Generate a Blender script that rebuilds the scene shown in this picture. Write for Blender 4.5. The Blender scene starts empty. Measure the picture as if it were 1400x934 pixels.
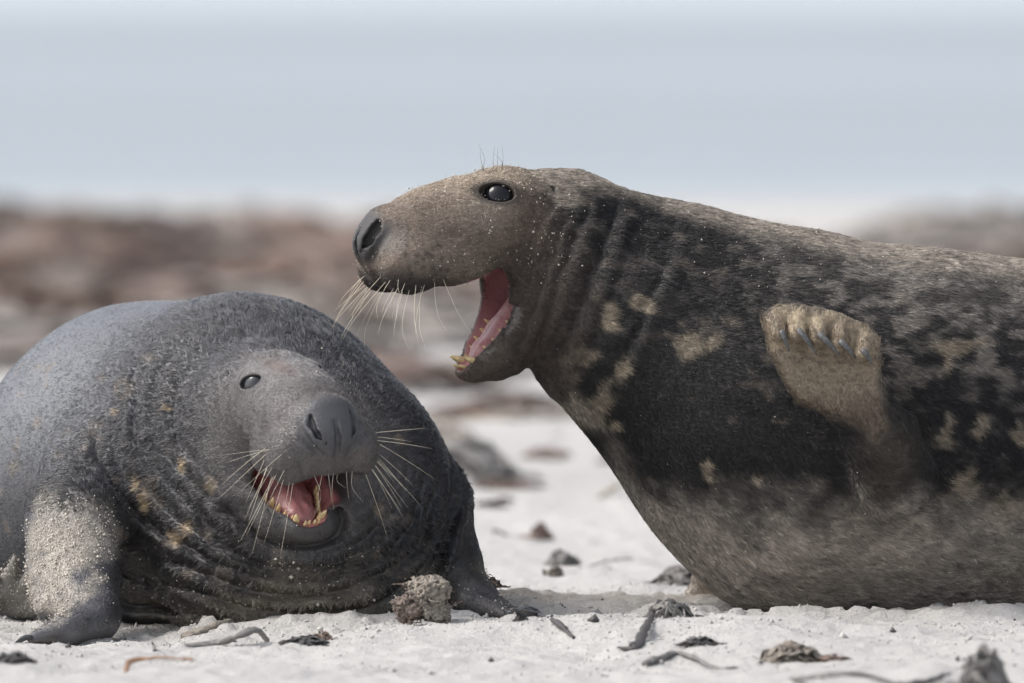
import bpy, math
import numpy as np
from mathutils import Vector, Matrix, Euler

# ------------------------------------------------------------------ camera
IMG_W, IMG_H, S = 1400.0, 934.0, 0.001214      # S: metres per photo pixel at 20 m
DIST = 20.0
FPX = DIST / S
HORIZON = 9.0
PITCH = math.atan((467 - HORIZON) / FPX)
CAM_H = DIST * math.tan(math.atan((845 - 467) / FPX) + PITCH)
scene = bpy.context.scene
col = scene.collection
cam = bpy.data.cameras.new("camera")
cam.sensor_width = 36.0
cam.lens = 36.0 * FPX / IMG_W
cam.clip_start = 0.5
cam.clip_end = 20000.0
cam.dof.use_dof = True
cam.dof.focus_distance = DIST - 0.22
cam.dof.aperture_fstop = 4.4
cam_ob = bpy.data.objects.new("camera", cam)
col.objects.link(cam_ob)
cam_ob.location = (0, -DIST, CAM_H)
cam_ob.rotation_euler = (math.pi / 2 - PITCH, 0, 0)
scene.camera = cam_ob

# ------------------------------------------------------------------ sky, sun, exposure
SUN_EL, SUN_AZ = 50.0, -95.0      # azimuth of the sun, degrees from +Y towards +X
world = bpy.data.worlds.new("World")
scene.world = world
world.use_nodes = True
wn = world.node_tree.nodes; wl = world.node_tree.links
wn.clear()
sky = wn.new("ShaderNodeTexSky")
sky.sky_type = 'NISHITA'
sky.sun_disc = False
sky.sun_elevation = math.radians(SUN_EL)
sky.sun_rotation = math.radians(SUN_AZ)
sky.air_density = 1.0
sky.dust_density = 4.0
sky.ozone_density = 1.0
hs = wn.new("ShaderNodeHueSaturation"); hs.inputs['Saturation'].default_value = 0.42
bg = wn.new("ShaderNodeBackground"); bg.inputs['Strength'].default_value = 0.15
wo = wn.new("ShaderNodeOutputWorld")
tcw = wn.new("ShaderNodeTexCoord"); sp = wn.new("ShaderNodeSeparateXYZ"); cb = wn.new("ShaderNodeCombineXYZ"); mxz = wn.new("ShaderNodeMath")
mxz.operation = 'MAXIMUM'; mxz.inputs[1].default_value = 0.16
wl.new(tcw.outputs['Generated'], sp.inputs[0]); wl.new(sp.outputs[0], cb.inputs[0]); wl.new(sp.outputs[1], cb.inputs[1])
wl.new(sp.outputs[2], mxz.inputs[0]); wl.new(mxz.outputs[0], cb.inputs[2]); wl.new(cb.outputs[0], sky.inputs['Vector'])
wl.new(sky.outputs[0], hs.inputs['Color']); wl.new(hs.outputs[0], bg.inputs[0]); wl.new(bg.outputs[0], wo.inputs[0])
sun = bpy.data.lights.new("sun", 'SUN')
sun.energy = 1.25
sun.angle = math.radians(24)
sun.color = (1.0, 0.965, 0.92)
sun_ob = bpy.data.objects.new("sun", sun)
col.objects.link(sun_ob)
_el, _az = math.radians(SUN_EL), math.radians(SUN_AZ)
sdir = Vector((math.sin(_az) * math.cos(_el), math.cos(_az) * math.cos(_el), math.sin(_el)))
sun_ob.rotation_euler = sdir.to_track_quat('Z', 'Y').to_euler()
sun_ob.location = sdir * 30
vs = scene.view_settings
vs.view_transform = 'Standard'; vs.look = 'None'; vs.gamma = 1.0; vs.use_curve_mapping = False
vs.exposure = 0.75
scene.render.engine = 'CYCLES'
try:
    scene.cycles.use_denoising = True
    scene.cycles.denoiser = 'OPENIMAGEDENOISE'
    scene.cycles_curves.shape = 'RIBBONS'
    scene.cycles.max_bounces = 6
except Exception:
    pass

# ------------------------------------------------------------------ helpers: numbers
rng = np.random.default_rng(7)
f32 = np.float32

def PX(px, py, Y=0.0):
    """a photo pixel on the plane at depth Y -> a point"""
    dx = (px - 700.0) / FPX; dy = (467.0 - py) / FPX
    c, s = math.cos(PITCH), math.sin(PITCH)
    ray = np.array([dx, c + dy * s, -s + dy * c])
    t = (Y + DIST) / ray[1]
    return np.array([0, -DIST, CAM_H]) + t * ray

def GY(py):
    """ground depth Y seen at photo row py on flat ground"""
    a = math.atan((py - 467.0) / FPX) + PITCH
    return CAM_H / math.tan(a) - DIST

def _hash(ix, iy, iz, seed):
    h = (ix.astype(np.int64) * 374761393 + iy.astype(np.int64) * 668265263 + iz.astype(np.int64) * 2147483647 + seed * 974634777)
    h = (h ^ (h >> 13)) * 1274126177
    h = h & 0x7fffffff
    h = (h ^ (h >> 16)) & 0xffff
    return h.astype(f32) / 65535.0

def noise(P, freq, seed=0):
    """smooth value noise in -1..1"""
    Q = np.asarray(P, dtype=np.float64) * freq
    I = np.floor(Q).astype(np.int64); Fr = (Q - I).astype(f32)
    U = Fr * Fr * Fr * (Fr * (Fr * 6 - 15) + 10)
    out = 0
    for dx in (0, 1):
        wx = U[:, 0] if dx else 1 - U[:, 0]
        for dy in (0, 1):
            wy = U[:, 1] if dy else 1 - U[:, 1]
            for dz in (0, 1):
                wz = U[:, 2] if dz else 1 - U[:, 2]
                out = out + wx * wy * wz * _hash(I[:, 0] + dx, I[:, 1] + dy, I[:, 2] + dz, seed)
    return out * 2 - 1

def fbm(P, freq, octs=3, seed=0, gain=0.5):
    a, t, o = 1.0, 0.0, 0
    for k in range(octs):
        o = o + a * noise(P, freq * 2 ** k, seed + 17 * k); t += a; a *= gain
    return o / t

def sstep(a, b, x):
    t = np.clip((x - a) / (b - a), 0, 1)
    return t * t * (3 - 2 * t)

def mix(a, b, t):
    t = np.asarray(t)[..., None]
    return a * (1 - t) + np.asarray(b) * t

# ------------------------------------------------------------------ helpers: implicit shapes
def smin(a, b, k):
    h = np.maximum(k - np.abs(a - b), 0) / k
    return np.minimum(a, b) - h * h * k * 0.25

def smax(a, b, k):
    return -smin(-a, -b, k)

def rcone(p, a, b, r1, r2, ky=1.0, kz=1.0):
    """capsule whose radius runs from r1 to r2 (squashed in y, z about the axis)"""
    a = np.asarray(a, f32); b = np.asarray(b, f32)
    pa = p - a; ba = b - a
    if ky != 1.0 or kz != 1.0:
        sc = np.array([1, 1 / ky, 1 / kz], f32)
        pa = pa * sc; ba = ba * sc
    L = float(ba @ ba)
    t = np.clip((pa @ ba) / L, 0, 1)
    q = pa - t[:, None] * ba
    return np.sqrt((q * q).sum(1)) - (r1 + (r2 - r1) * t)

def chain(p, pts, k=0.02, ky=1.0, kz=1.0):
    d = None
    for (a, ra), (b, rb) in zip(pts[:-1], pts[1:]):
        e = rcone(p, a, b, ra, rb, ky, kz)
        d = e if d is None else smin(d, e, k)
    return d

def ellipsoid(p, c, r, R=None):
    q = p - np.asarray(c, f32)
    if R is not None:
        q = q @ np.asarray(R, f32)
    r = np.asarray(r, f32)
    k0 = np.sqrt(((q / r) ** 2).sum(1)); k1 = np.sqrt(((q / (r * r)) ** 2).sum(1)) + 1e-9
    return k0 * (k0 - 1.0) / k1

def poly2d(x, y, pts):
    """signed distance to a polygon"""
    pts = np.asarray(pts, f32)
    n = len(pts)
    d = np.full(x.shape, 1e9, f32); s = np.ones(x.shape, f32)
    for i in range(n):
        a = pts[i]; b = pts[i - 1]
        ex, ey = b - a
        wx, wy = x - a[0], y - a[1]
        t = np.clip((wx * ex + wy * ey) / (ex * ex + ey * ey), 0, 1)
        d = np.minimum(d, (wx - ex * t) ** 2 + (wy - ey * t) ** 2)
        c1 = y >= a[1]; c2 = y < b[1]; c3 = ex * wy > ey * wx
        flip = (c1 & c2 & c3) | (~c1 & ~c2 & ~c3)
        s = np.where(flip, -s, s)
    return s * np.sqrt(d)

def local(d, P, c, R, fn):
    """d = fn(P, d) for the points within R of c only"""
    q = P - np.asarray(c, f32)
    i = np.nonzero((q * q).sum(1) < R * R)[0]
    if len(i):
        d[i] = fn(P[i], d[i])
    return d

def grad(sdf, P, e=0.0015):
    K = np.array([[1, -1, -1], [-1, -1, 1], [-1, 1, -1], [1, 1, 1]], f32)
    g = 0
    for k in K:
        g = g + k * sdf(P + (e * k).astype(f32))[:, None]
    return g / (4 * e)

def unit(v):
    return v / (np.linalg.norm(v, axis=1, keepdims=True) + 1e-12)

def mesh_sdf(sdf, lo, hi, h, sub=4, project=2):
    """surface nets on a sparse fine grid -> verts, quads"""
    lo = np.array(lo, float); hi = np.array(hi, float)
    H = h * sub
    nc = np.ceil((hi - lo) / H).astype(int)
    ax = [lo[i] + H * (np.arange(nc[i]) + 0.5) for i in range(3)]
    G = np.stack(np.meshgrid(*ax, indexing='ij'), -1).reshape(-1, 3).astype(f32)
    dc = sdf(G).reshape(nc)
    near = np.abs(dc) < H * 1.35
    n = nc * sub
    D = np.repeat(np.repeat(np.repeat(np.where(dc < 0, -1, 1).astype(f32), sub, 0), sub, 1), sub, 2)
    ci = np.argwhere(near)
    off = np.stack(np.meshgrid(*[np.arange(sub)] * 3, indexing='ij'), -1).reshape(-1, 3)
    idx = (ci[:, None, :] * sub + off[None]).reshape(-1, 3)
    Pf = (lo + (idx + 0.5) * h).astype(f32)
    D[idx[:, 0], idx[:, 1], idx[:, 2]] = sdf(Pf)
    D[0] = D[-1] = 1; D[:, 0] = D[:, -1] = 1; D[:, :, 0] = D[:, :, -1] = 1
    ins = D < 0
    # candidate cells
    cnt = np.zeros(n - 1, np.int8)
    for dx in (0, 1):
        for dy in (0, 1):
            for dz in (0, 1):
                cnt += ins[dx:n[0] - 1 + dx, dy:n[1] - 1 + dy, dz:n[2] - 1 + dz]
    cells = np.argwhere((cnt > 0) & (cnt < 8))
    vid = np.full(n - 1, -1, np.int64)
    vid[cells[:, 0], cells[:, 1], cells[:, 2]] = np.arange(len(cells))
    acc = np.zeros((len(cells), 3)); num = np.zeros(len(cells))
    corners = [(a, b, c) for a in (0, 1) for b in (0, 1) for c in (0, 1)]
    for c0 in corners:
        for axi in range(3):
            if c0[axi]: continue
            c1 = list(c0); c1[axi] = 1
            d0 = D[cells[:, 0] + c0[0], cells[:, 1] + c0[1], cells[:, 2] + c0[2]]
            d1 = D[cells[:, 0] + c1[0], cells[:, 1] + c1[1], cells[:, 2] + c1[2]]
            m = (d0 < 0) != (d1 < 0)
            t = np.where(m, d0 / np.where(m, d0 - d1, 1), 0)
            p = np.tile(np.array(c0, float), (len(cells), 1)); p[:, axi] += t
            acc[m] += p[m]; num[m] += 1
    V = lo + (cells + 0.5 + acc / num[:, None]) * h
    quads = []
    for axi in range(3):
        sl0 = [slice(None)] * 3; sl1 = [slice(None)] * 3
        sl0[axi] = slice(0, -1); sl1[axi] = slice(1, None)
        a, b = ins[tuple(sl0)], ins[tuple(sl1)]
        e = np.argwhere(a != b)
        u, w = (axi + 1) % 3, (axi + 2) % 3
        e = e[(e[:, u] > 0) & (e[:, w] > 0) & (e[:, u] < n[u] - 1) & (e[:, w] < n[w] - 1)]
        s = a[e[:, 0], e[:, 1], e[:, 2]]
        q = []
        for (du, dw) in ((-1, -1), (0, -1), (0, 0), (-1, 0)):
            c = e.copy(); c[:, u] += du; c[:, w] += dw
            q.append(vid[c[:, 0], c[:, 1], c[:, 2]])
        q = np.stack(q, 1)
        q[~s] = q[~s][:, ::-1]
        quads.append(q)
    F = np.concatenate(quads)
    F = F[(F >= 0).all(1)]
    V = V.astype(f32)
    for _ in range(project):
        g = grad(sdf, V); d = sdf(V)
        gl = (g * g).sum(1) + 1e-6
        st = np.clip(d / gl, -h * 0.6, h * 0.6)
        V = V - st[:, None] * g
    return V, F

def refine(V, F, mask, sdf):
    """split the quads under mask in four, project the new points"""
    sel = mask[F].all(1)
    A = F[sel]; rest = F[~sel]
    if not len(A): return V, F
    E = np.concatenate([A[:, [0, 1]], A[:, [1, 2]], A[:, [2, 3]], A[:, [3, 0]]])
    Es = np.sort(E, 1)
    key = Es[:, 0] * len(V) + Es[:, 1]
    uk, inv, cnt = np.unique(key, return_inverse=True, return_counts=True)
    e0, e1 = uk // len(V), uk % len(V)
    M = (V[e0] + V[e1]) / 2
    Cn = V[A].mean(1)
    N = np.concatenate([M, Cn]).astype(f32)
    inner = np.concatenate([cnt > 1, np.ones(len(Cn), bool)])
    g = grad(sdf, N); d = sdf(N)
    N[inner] -= (np.clip(d / ((g * g).sum(1) + 1e-6), -.004, .004)[:, None] * g)[inner]
    nv = len(V); m = inv.reshape(4, -1) + nv; c = np.arange(len(A)) + nv + len(M)
    Q = [np.stack([A[:, 0], m[0], c, m[3]], 1), np.stack([m[0], A[:, 1], m[1], c], 1),
         np.stack([c, m[1], A[:, 2], m[2]], 1), np.stack([m[3], c, m[2], A[:, 3]], 1)]
    return np.concatenate([V, N]), np.concatenate([rest] + Q)

# ------------------------------------------------------------------ helpers: objects
def link(ob, parent=None):
    col.objects.link(ob)
    if parent is not None:
        ob.parent = parent
    return ob

def tag(o, label=None, cat=None, group=None, kind=None):
    if label: o['label'] = label
    if cat: o['category'] = cat
    if group: o['group'] = group
    if kind: o['kind'] = kind
    return o

def empty(name, loc=(0, 0, 0)):
    o = bpy.data.objects.new(name, None)
    o.location = loc
    o.empty_display_size = 0.1
    return link(o)

def np_mesh(name, V, F, mat, parent=None, cols=None, smooth=True):
    me = bpy.data.meshes.new(name)
    V = np.asarray(V, f32)
    if parent is not None:
        V = V - np.array(parent.matrix_basis.translation if parent.parent is None else (0, 0, 0), f32)
    if isinstance(F, np.ndarray):
        k = F.shape[1]
        me.vertices.add(len(V)); me.vertices.foreach_set("co", V.ravel())
        me.loops.add(F.size); me.loops.foreach_set("vertex_index", F.astype(np.int32).ravel())
        me.polygons.add(len(F))
        me.polygons.foreach_set("loop_start", np.arange(0, F.size, k, dtype=np.int32))
        me.polygons.foreach_set("loop_total", np.full(len(F), k, np.int32))
        me.update(calc_edges=True); me.validate()
    else:
        me.from_pydata([tuple(map(float, v)) for v in V], [], F); me.update()
    if smooth:
        me.polygons.foreach_set("use_smooth", np.ones(len(me.polygons), bool))
    if cols is not None:
        a = me.color_attributes.new("Col", 'FLOAT_COLOR', 'POINT')
        c = np.ones((len(V), 4), f32); c[:, :cols.shape[1]] = cols
        a.data.foreach_set("color", c.ravel())
    if mat: me.materials.append(mat)
    return link(bpy.data.objects.new(name, me), parent)

def tube(pts, radii, sides=6, flat=1.0, normal=None, cap=True):
    """tube (or strap when flat<1) along pts -> V, F(list)"""
    pts = np.asarray(pts, float); n = len(pts)
    T = np.gradient(pts, axis=0); T = unit(T)
    up = np.array(normal if normal is not None else (0, 0, 1.0))
    V = []; F = []
    for i in range(n):
        t = T[i]
        a = np.cross(t, up)
        if np.linalg.norm(a) < 1e-3: a = np.cross(t, (0.3, 1, 0.1))
        a /= np.linalg.norm(a); b = np.cross(a, t)
        for k in range(sides):
            an = 2 * math.pi * k / sides
            V.append(pts[i] + radii[i] * (math.cos(an) * a + flat * math.sin(an) * b))
    for i in range(n - 1):
        for k in range(sides):
            k2 = (k + 1) % sides
            F.append((i * sides + k, i * sides + k2, (i + 1) * sides + k2, (i + 1) * sides + k))
    if cap:
        F.append(tuple(range(sides))[::-1]); F.append(tuple((n - 1) * sides + k for k in range(sides)))
    return np.array(V), F

def spline(pts, n):
    """Catmull-Rom through pts"""
    p = np.asarray(pts, float)
    p = np.vstack([2 * p[0] - p[1], p, 2 * p[-1] - p[-2]])
    m = len(p) - 3
    out = []
    for u in np.linspace(0, m - 1e-6, n):
        i = int(u); t = u - i
        a, b, c, d = p[i:i + 4]
        out.append(0.5 * (2 * b + (c - a) * t + (2 * a - 5 * b + 4 * c - d) * t * t + (3 * b - a - 3 * c + d) * t ** 3))
    return np.array(out)

# ------------------------------------------------------------------ helpers: materials
def material(name, base=(0.5, 0.5, 0.5), rough=0.6, attr=None, spec=0.5, bump=None, var=None, sss=0.0, coat=0.0, sheen=0.0):
    m = bpy.data.materials.new(name); m.use_nodes = True
    nt = m.node_tree; N, L = nt.nodes, nt.links
    b = N['Principled BSDF']
    b.inputs['Base Color'].default_value = (*base, 1)
    b.inputs['Roughness'].default_value = rough
    b.inputs['Specular IOR Level'].default_value = spec
    if coat: b.inputs['Coat Weight'].default_value = coat; b.inputs['Coat Roughness'].default_value = 0.12
    if sheen: b.inputs['Sheen Weight'].default_value = sheen; b.inputs['Sheen Roughness'].default_value = 0.4
    if sss:
        b.inputs['Subsurface Weight'].default_value = sss
        b.inputs['Subsurface Radius'].default_value = (0.006, 0.002, 0.0015)
        b.inputs['Subsurface Scale'].default_value = 1.0
    out = None
    if attr:
        a = N.new('ShaderNodeAttribute'); a.attribute_name = attr; out = a.outputs['Color']
    tc = N.new('ShaderNodeTexCoord')
    if var:
        scale, amount = var[:2]
        nz = N.new('ShaderNodeTexNoise'); nz.inputs['Scale'].default_value = scale; nz.inputs['Detail'].default_value = 5
        L.new(tc.outputs['Object'], nz.inputs['Vector'])
        mr = N.new('ShaderNodeMapRange'); mr.inputs[1].default_value = 0.25; mr.inputs[2].default_value = 0.75
        mr.inputs[3].default_value = 1 - amount; mr.inputs[4].default_value = 1 + amount
        L.new(nz.outputs['Fac'], mr.inputs[0])
        mx = N.new('ShaderNodeVectorMath'); mx.operation = 'MULTIPLY'
        if out is not None: L.new(out, mx.inputs[0])
        else: mx.inputs[0].default_value = base
        L.new(mr.outputs[0], mx.inputs[1]); out = mx.outputs[0]
    if out is not None: L.new(out, b.inputs['Base Color'])
    if bump:
        prev = None
        for sc, st, dist in bump:
            nz = N.new('ShaderNodeTexNoise'); nz.inputs['Scale'].default_value = sc; nz.inputs['Detail'].default_value = 4
            L.new(tc.outputs['Object'], nz.inputs['Vector'])
            bp = N.new('ShaderNodeBump'); bp.inputs['Strength'].default_value = st; bp.inputs['Distance'].default_value = dist
            L.new(nz.outputs['Fac'], bp.inputs['Height'])
            if prev is not None: L.new(prev, bp.inputs['Normal'])
            prev = bp.outputs['Normal']
        L.new(prev, b.inputs['Normal'])
    return m

M_SKIN = material('seal_skin', rough=0.5, attr='Col', spec=0.35, bump=[(260, 0.5, 0.002), (700, 0.6, 0.0016)], var=(900, 0.25))
M_SKIN_A = material('wet_seal_skin', rough=0.43, attr='Col', spec=0.55, bump=[(240, 0.5, 0.002), (600, 0.6, 0.0014)], var=(900, 0.2))
M_FUR = material('seal_fur', rough=0.5, attr='Col', spec=0.35)
M_FUR_A = material('damp_seal_fur', rough=0.38, attr='Col', spec=0.55)
M_EYE = material('seal_eye', (0.010, 0.010, 0.012), 0.09, spec=0.28)
M_EYE_A = material('clouded_seal_eye', (0.03, 0.032, 0.037), 0.16, spec=0.45)
M_TONGUE = material('tongue_flesh', (0.36, 0.165, 0.165), 0.3, spec=0.5, bump=[(120, 0.5, 0.003), (420, 0.6, 0.0015)], var=(60, 0.2), sss=0.25)
M_TOOTH = material('tooth', (0.62, 0.47, 0.25), 0.35, var=(150, 0.35), bump=[(300, 0.3, 0.001)])
M_WHISKER = material('whisker', (0.62, 0.56, 0.44), 0.4)
M_HAIRDARK = material('brow_hair', (0.10, 0.075, 0.05), 0.5)
M_CLAW = material('claw', (0.045, 0.045, 0.048), 0.35, var=(120, 0.4))
M_CLAW_PALE = material('grey_claw', (0.10, 0.10, 0.10), 0.6, var=(260, 0.6))
M_GRAIN = material('sand_grain', (0.50, 0.46, 0.40), 0.8, var=(300, 0.35))

# ------------------------------------------------------------------ the seals: shared head
# head space: photo-pixel units, faces -x, right side -y, z up, origin inside the back of the skull
JOINT = np.array([-30.0, -62.0])
def rotj(u, w, phi):
    """swing a closed-jaw point (u, w) down by phi degrees about the jaw joint"""
    a = math.radians(phi); x, z = u - JOINT[0], w - JOINT[1]
    return (JOINT[0] + x * math.cos(a) - z * math.sin(a), JOINT[1] + x * math.sin(a) + z * math.cos(a))

def jp(u, v, w, phi):
    a, b = rotj(u, w, phi)
    return (a, v, b)

EYE_N = np.array([-0.52, 0.78, 0.35]); EYE_N /= np.linalg.norm(EYE_N)
EYE_T = np.cross([0, 0.15, 1.0], EYE_N); EYE_T /= np.linalg.norm(EYE_T)
EYE_R = np.stack([EYE_T, EYE_N, np.cross(EYE_T, EYE_N)], 1)

class Head:
    def __init__(self, pivot, yaw, pitch, roll, scale, phi, wide=1.0, ws=1.0, wj=1.0, su=1.0, wn=1.0, eye=(23.5, 14.0), vcut=200.0, lipz=0.0, nr=1.0):
        # head -> world: roll about x, pitch about y, yaw about z
        self.R = np.array(Euler((math.radians(roll), math.radians(pitch), math.radians(yaw)), 'XYZ').to_matrix(), f32)
        self.piv = np.asarray(pivot, f32); self.s = scale; self.phi = phi; self.wide = wide; self.ws = ws; self.wj = wj
        self.sv = scale * np.array([su, 1, 1], f32); self.sd = scale * (0.5 + 0.5 * su); self.wn = wn; self.eye = eye; self.vcut = vcut; self.nr = nr
        ph = phi
        self.poly = [(-330, -76 + lipz), (-262, -68 + lipz), (-215, -69 + lipz), (-155, -58 + lipz * .8), (-106 + 14 * (lipz > 0), -45 + lipz * .4), (-86 + 14 * (lipz > 0), -56)]
        lowb = [(-82, -82), (-86, -102), (-112, -136), (-132, -152), (-300, -160)] if lipz == 0 else [(-67, -82), (-70, -102), (-105, -139), (-131, -153), (-300, -160)]
        dl = ph - 52.0
        for k, (u, w) in enumerate(lowb):
            f = (0.35, 1, 1, 1, 1)[k]
            self.poly.append(rotj(u, w, dl * f))
        self.centre = self.to_world(np.array([[-120.0, 0, -30]]))[0]
    def to_local(self, P):
        return ((P - self.piv) @ self.R) / self.sv
    def to_world(self, p):
        return (np.asarray(p, f32) * self.sv) @ self.R.T + self.piv
    def cavity(self, p):
        ph = self.phi
        q = p
        d = chain(q, [((-222, 0, -62), 16), ((-160, 0, -50), 30), ((-90, 0, -52), 38)], 10, 1.1)
        d = smin(d, chain(q, [(jp(-50, 0, -50, ph), 40), (jp(-112, 0, -47, ph), 30), (jp(-160, 0, -48, ph), 15)], 10, 1.18 * self.wj), 8)
        d = smin(d, rcone(q, (-90, 0, -75), (5, 0, -95), 38, 18), 10)
        return d
    def nostril(self, m):
        W, n = self.wide, self.wn
        def on(al, z, u0, w0, r):
            c = math.sqrt(1 - z * z)
            return (u0 - r * n * c * math.cos(math.radians(al)), r * n * 1.35 * W * c * math.sin(math.radians(al)), w0 + r * n * z)
        return chain(m, [(on(66, .62, -243, 13, 25), 4.0 * self.nr), (on(54, .25, -244, 12, 26), 6.8 * self.nr), (on(40, -.2, -247, 8, 26), 6.0 * self.nr), (on(26, -.55, -250, 4, 26), 3.6 * self.nr)], 6)
    def mouthcut(self, p):
        return smax(poly2d(p[:, 0], p[:, 2], self.poly), np.abs(p[:, 1]) - self.vcut, 46)
    def sdf(self, p):
        """distance in head units"""
        ph, W, WS = self.phi, self.wide, self.ws
        av = np.abs(p[:, 1]); m = np.stack([p[:, 0], av, p[:, 2]], 1).astype(f32)
        d = chain(m, [((10, 0, 2), 98), ((-58, 0, 27), 69), ((-118, 0, 19), 65)], 14, 1.08 * WS)
        d = smin(d, chain(m, [((-118, 0, 19), 65), ((-165, 0, 8), 62), ((-205, 0, 0), 54), ((-234, 0, -2), 38)], 14, 0.92 * W), 14)
        # nose pad
        d = smin(d, rcone(m, (-236, 0, 26), (-250, 0, 0), 23 * self.wn, 25 * self.wn, 1.45 * W * 0.93), 14)
        d = smin(d, rcone(m, (-248, 0, -6), (-240, 0, -42), 20, 16, 1.0 * W), 12)
        # whisker pads, upper lip
        d = smin(d, ellipsoid(m, (-211, 35 * W, -27), (43, 35 * W, 41)), 14)
        d = smin(d, ellipsoid(m, (-150, 40 * W, -26), (50, 26 * W, 34)), 14)
        # eyelids, brow
        es = np.array([-93, 52 * WS, 63]); d = smin(d, ellipsoid(m, es - EYE_N * 12, (29, 22, 23), EYE_R), 12)
        # lower jaw
        ja = [(jp(-10, 0, -66, ph), 54), (jp(-70, 0, -80, ph), 49), (jp(-120, 0, -79, ph), 38), (jp(-154, 0, -68, ph), 20), (jp(-162, 0, -65, ph), 15)]
        d = smin(d, chain(m, ja, 10, 1.28 * self.wj), 16)
        d = smin(d, ellipsoid(m, (-12, 40 * W, -50), (56, 46, 66)), 22)
        return d
    def cuts(self, p, d):
        W, WS = self.wide, self.ws
        m = np.stack([p[:, 0], np.abs(p[:, 1]), p[:, 2]], 1).astype(f32)
        d = smax(d, -self.mouthcut(m), 8)
        d = smax(d, -self.cavity(m), 7)
        # nostrils, philtrum, creases
        d = smax(d, -self.nostril(m), 3.5)
        k_ = 25 * (self.wn - 1)
        ph_ = chain(m, [((-271 - k_, 0, 18), 2), ((-274 - k_, 0, -4), 3.5), ((-266 - .6 * k_, 0, -30), 4), ((-258, 0, -52), 4.5), ((-246, 0, -66), 5)], 4)
        d = smax(d, -ph_, 6)
        cr = chain(m, [((-226, 47 * W, 40), 2), ((-243, 44 * W, 22), 4), ((-258, 34 * W, -2), 4.5), ((-262, 18 * W, -26), 3.5)], 4)
        d = smax(d, -cr, 6)
        # eye opening
        es = np.array([-93, 52 * WS, 63]); ey = ellipsoid(m, es + EYE_N * 7, (self.eye[0], 20, self.eye[1]), EYE_R)
        d = smax(d, -ey, 3)
        # ear
        ea = rcone(m, (-17, 60 * WS, 70), (-15, 110 * WS, 66), 4, 4)
        d = smax(d, -ea, 5)
        return d

def head_pieces(hd, root, prefix_mats, whisk, seed, clouded=False):
    """eyes, tongue, teeth, whiskers as parts of the seal"""
    r = np.random.default_rng(seed)
    ph, W = hd.phi, hd.wide
    # eyes: a ball with a corneal bulge
    for sgn in (-1, 1):
        nu, nv = 32, 20
        V = []; F = []
        for j in range(nv + 1):
            th = math.pi * j / nv
            for i in range(nu):
                a = 2 * math.pi * i / nu
                rr = 25.0
                V.append((rr * math.sin(th) * math.cos(a), rr * math.cos(th), rr * math.sin(th) * math.sin(a)))
        for j in range(nv):
            for i in range(nu):
                F.append((j * nu + i, j * nu + (i + 1) % nu, (j + 1) * nu + (i + 1) % nu, (j + 1) * nu + i))
        V = np.array(V); V[:, 1] *= sgn
        V = V + (np.array([-93, 52.0 * hd.ws, 63]) - EYE_N * 18.0) * [1, sgn, 1]
        np_mesh('eye', hd.to_world(V), F, prefix_mats['eye'], root)
    # tongue
    def ts(P):
        p = hd.to_local(P); 
        d = chain(p, [(jp(-40, 0, -80, ph), 26), (jp(-95, 0, -75, ph), 21), (jp(-132, 0, -67, ph), 14), (jp(-144, 0, -65, ph), 10)], 8, 1.35)
        g = rcone(p, jp(-60, 0, -50, ph), jp(-150, 0, -52, ph), 3, 2)
        return smax(d, -g, 8) * hd.sd
    c = hd.to_world(np.array([jp(-90, 0, -66, ph)]))[0]
    V, F = mesh_sdf(ts, c - 0.11, c + 0.11, 0.004)
    np_mesh('tongue', V, F, prefix_mats['tongue'], root)
    # teeth
    def tooth(base, tip, r0, name):
        base = np.array(base, float); tip = np.array(tip, float)
        mid = base * 0.55 + tip * 0.45
        pts = np.array([base * 1.2 - tip * 0.2, base, mid, base * 0.2 + tip * 0.8, tip])
        rad = np.array([r0 * 0.9, r0, r0 * 0.82, r0 * 0.42, r0 * 0.08]) * hd.s
        V, F = tube(hd.to_world(pts), rad, 8)
        np_mesh(name, V, F, M_TOOTH, root)
    for sgn in (-1, 1):
        tooth(jp(-155, sgn * 18, -58, ph), jp(-161, sgn * 22, -41, ph), 5.0, 'canine')
        for k in range(5):
            t = k / 4
            u = -145 + 58 * t; v = (19 + 15 * t) * (1 + 0.55 * (hd.wj - 1))
            hgt = 14.5 + r.uniform(-2, 2)
            tooth(jp(u, sgn * v, -72 + 2 * t, ph), jp(u - 2, sgn * (v - 1), -69 + hgt, ph), 3.6 + 1.2 * r.random(), 'tooth')
    for sgn in (-1, 1):
        for k in range(2):
            tooth(jp(-167, sgn * (4 + 6 * k), -56, ph), jp(-170, sgn * (4 + 6 * k), -47, ph), 2.4, 'incisor')
    whisk(hd, root, r)

def make_whisker(root, pts, r0, mat=M_WHISKER, name='whisker'):
    P = spline(pts, 9)
    V, F = tube(P, r0 * np.linspace(1, 0.25, 9), 4)
    return np_mesh(name, V, F, mat, root)

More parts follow.
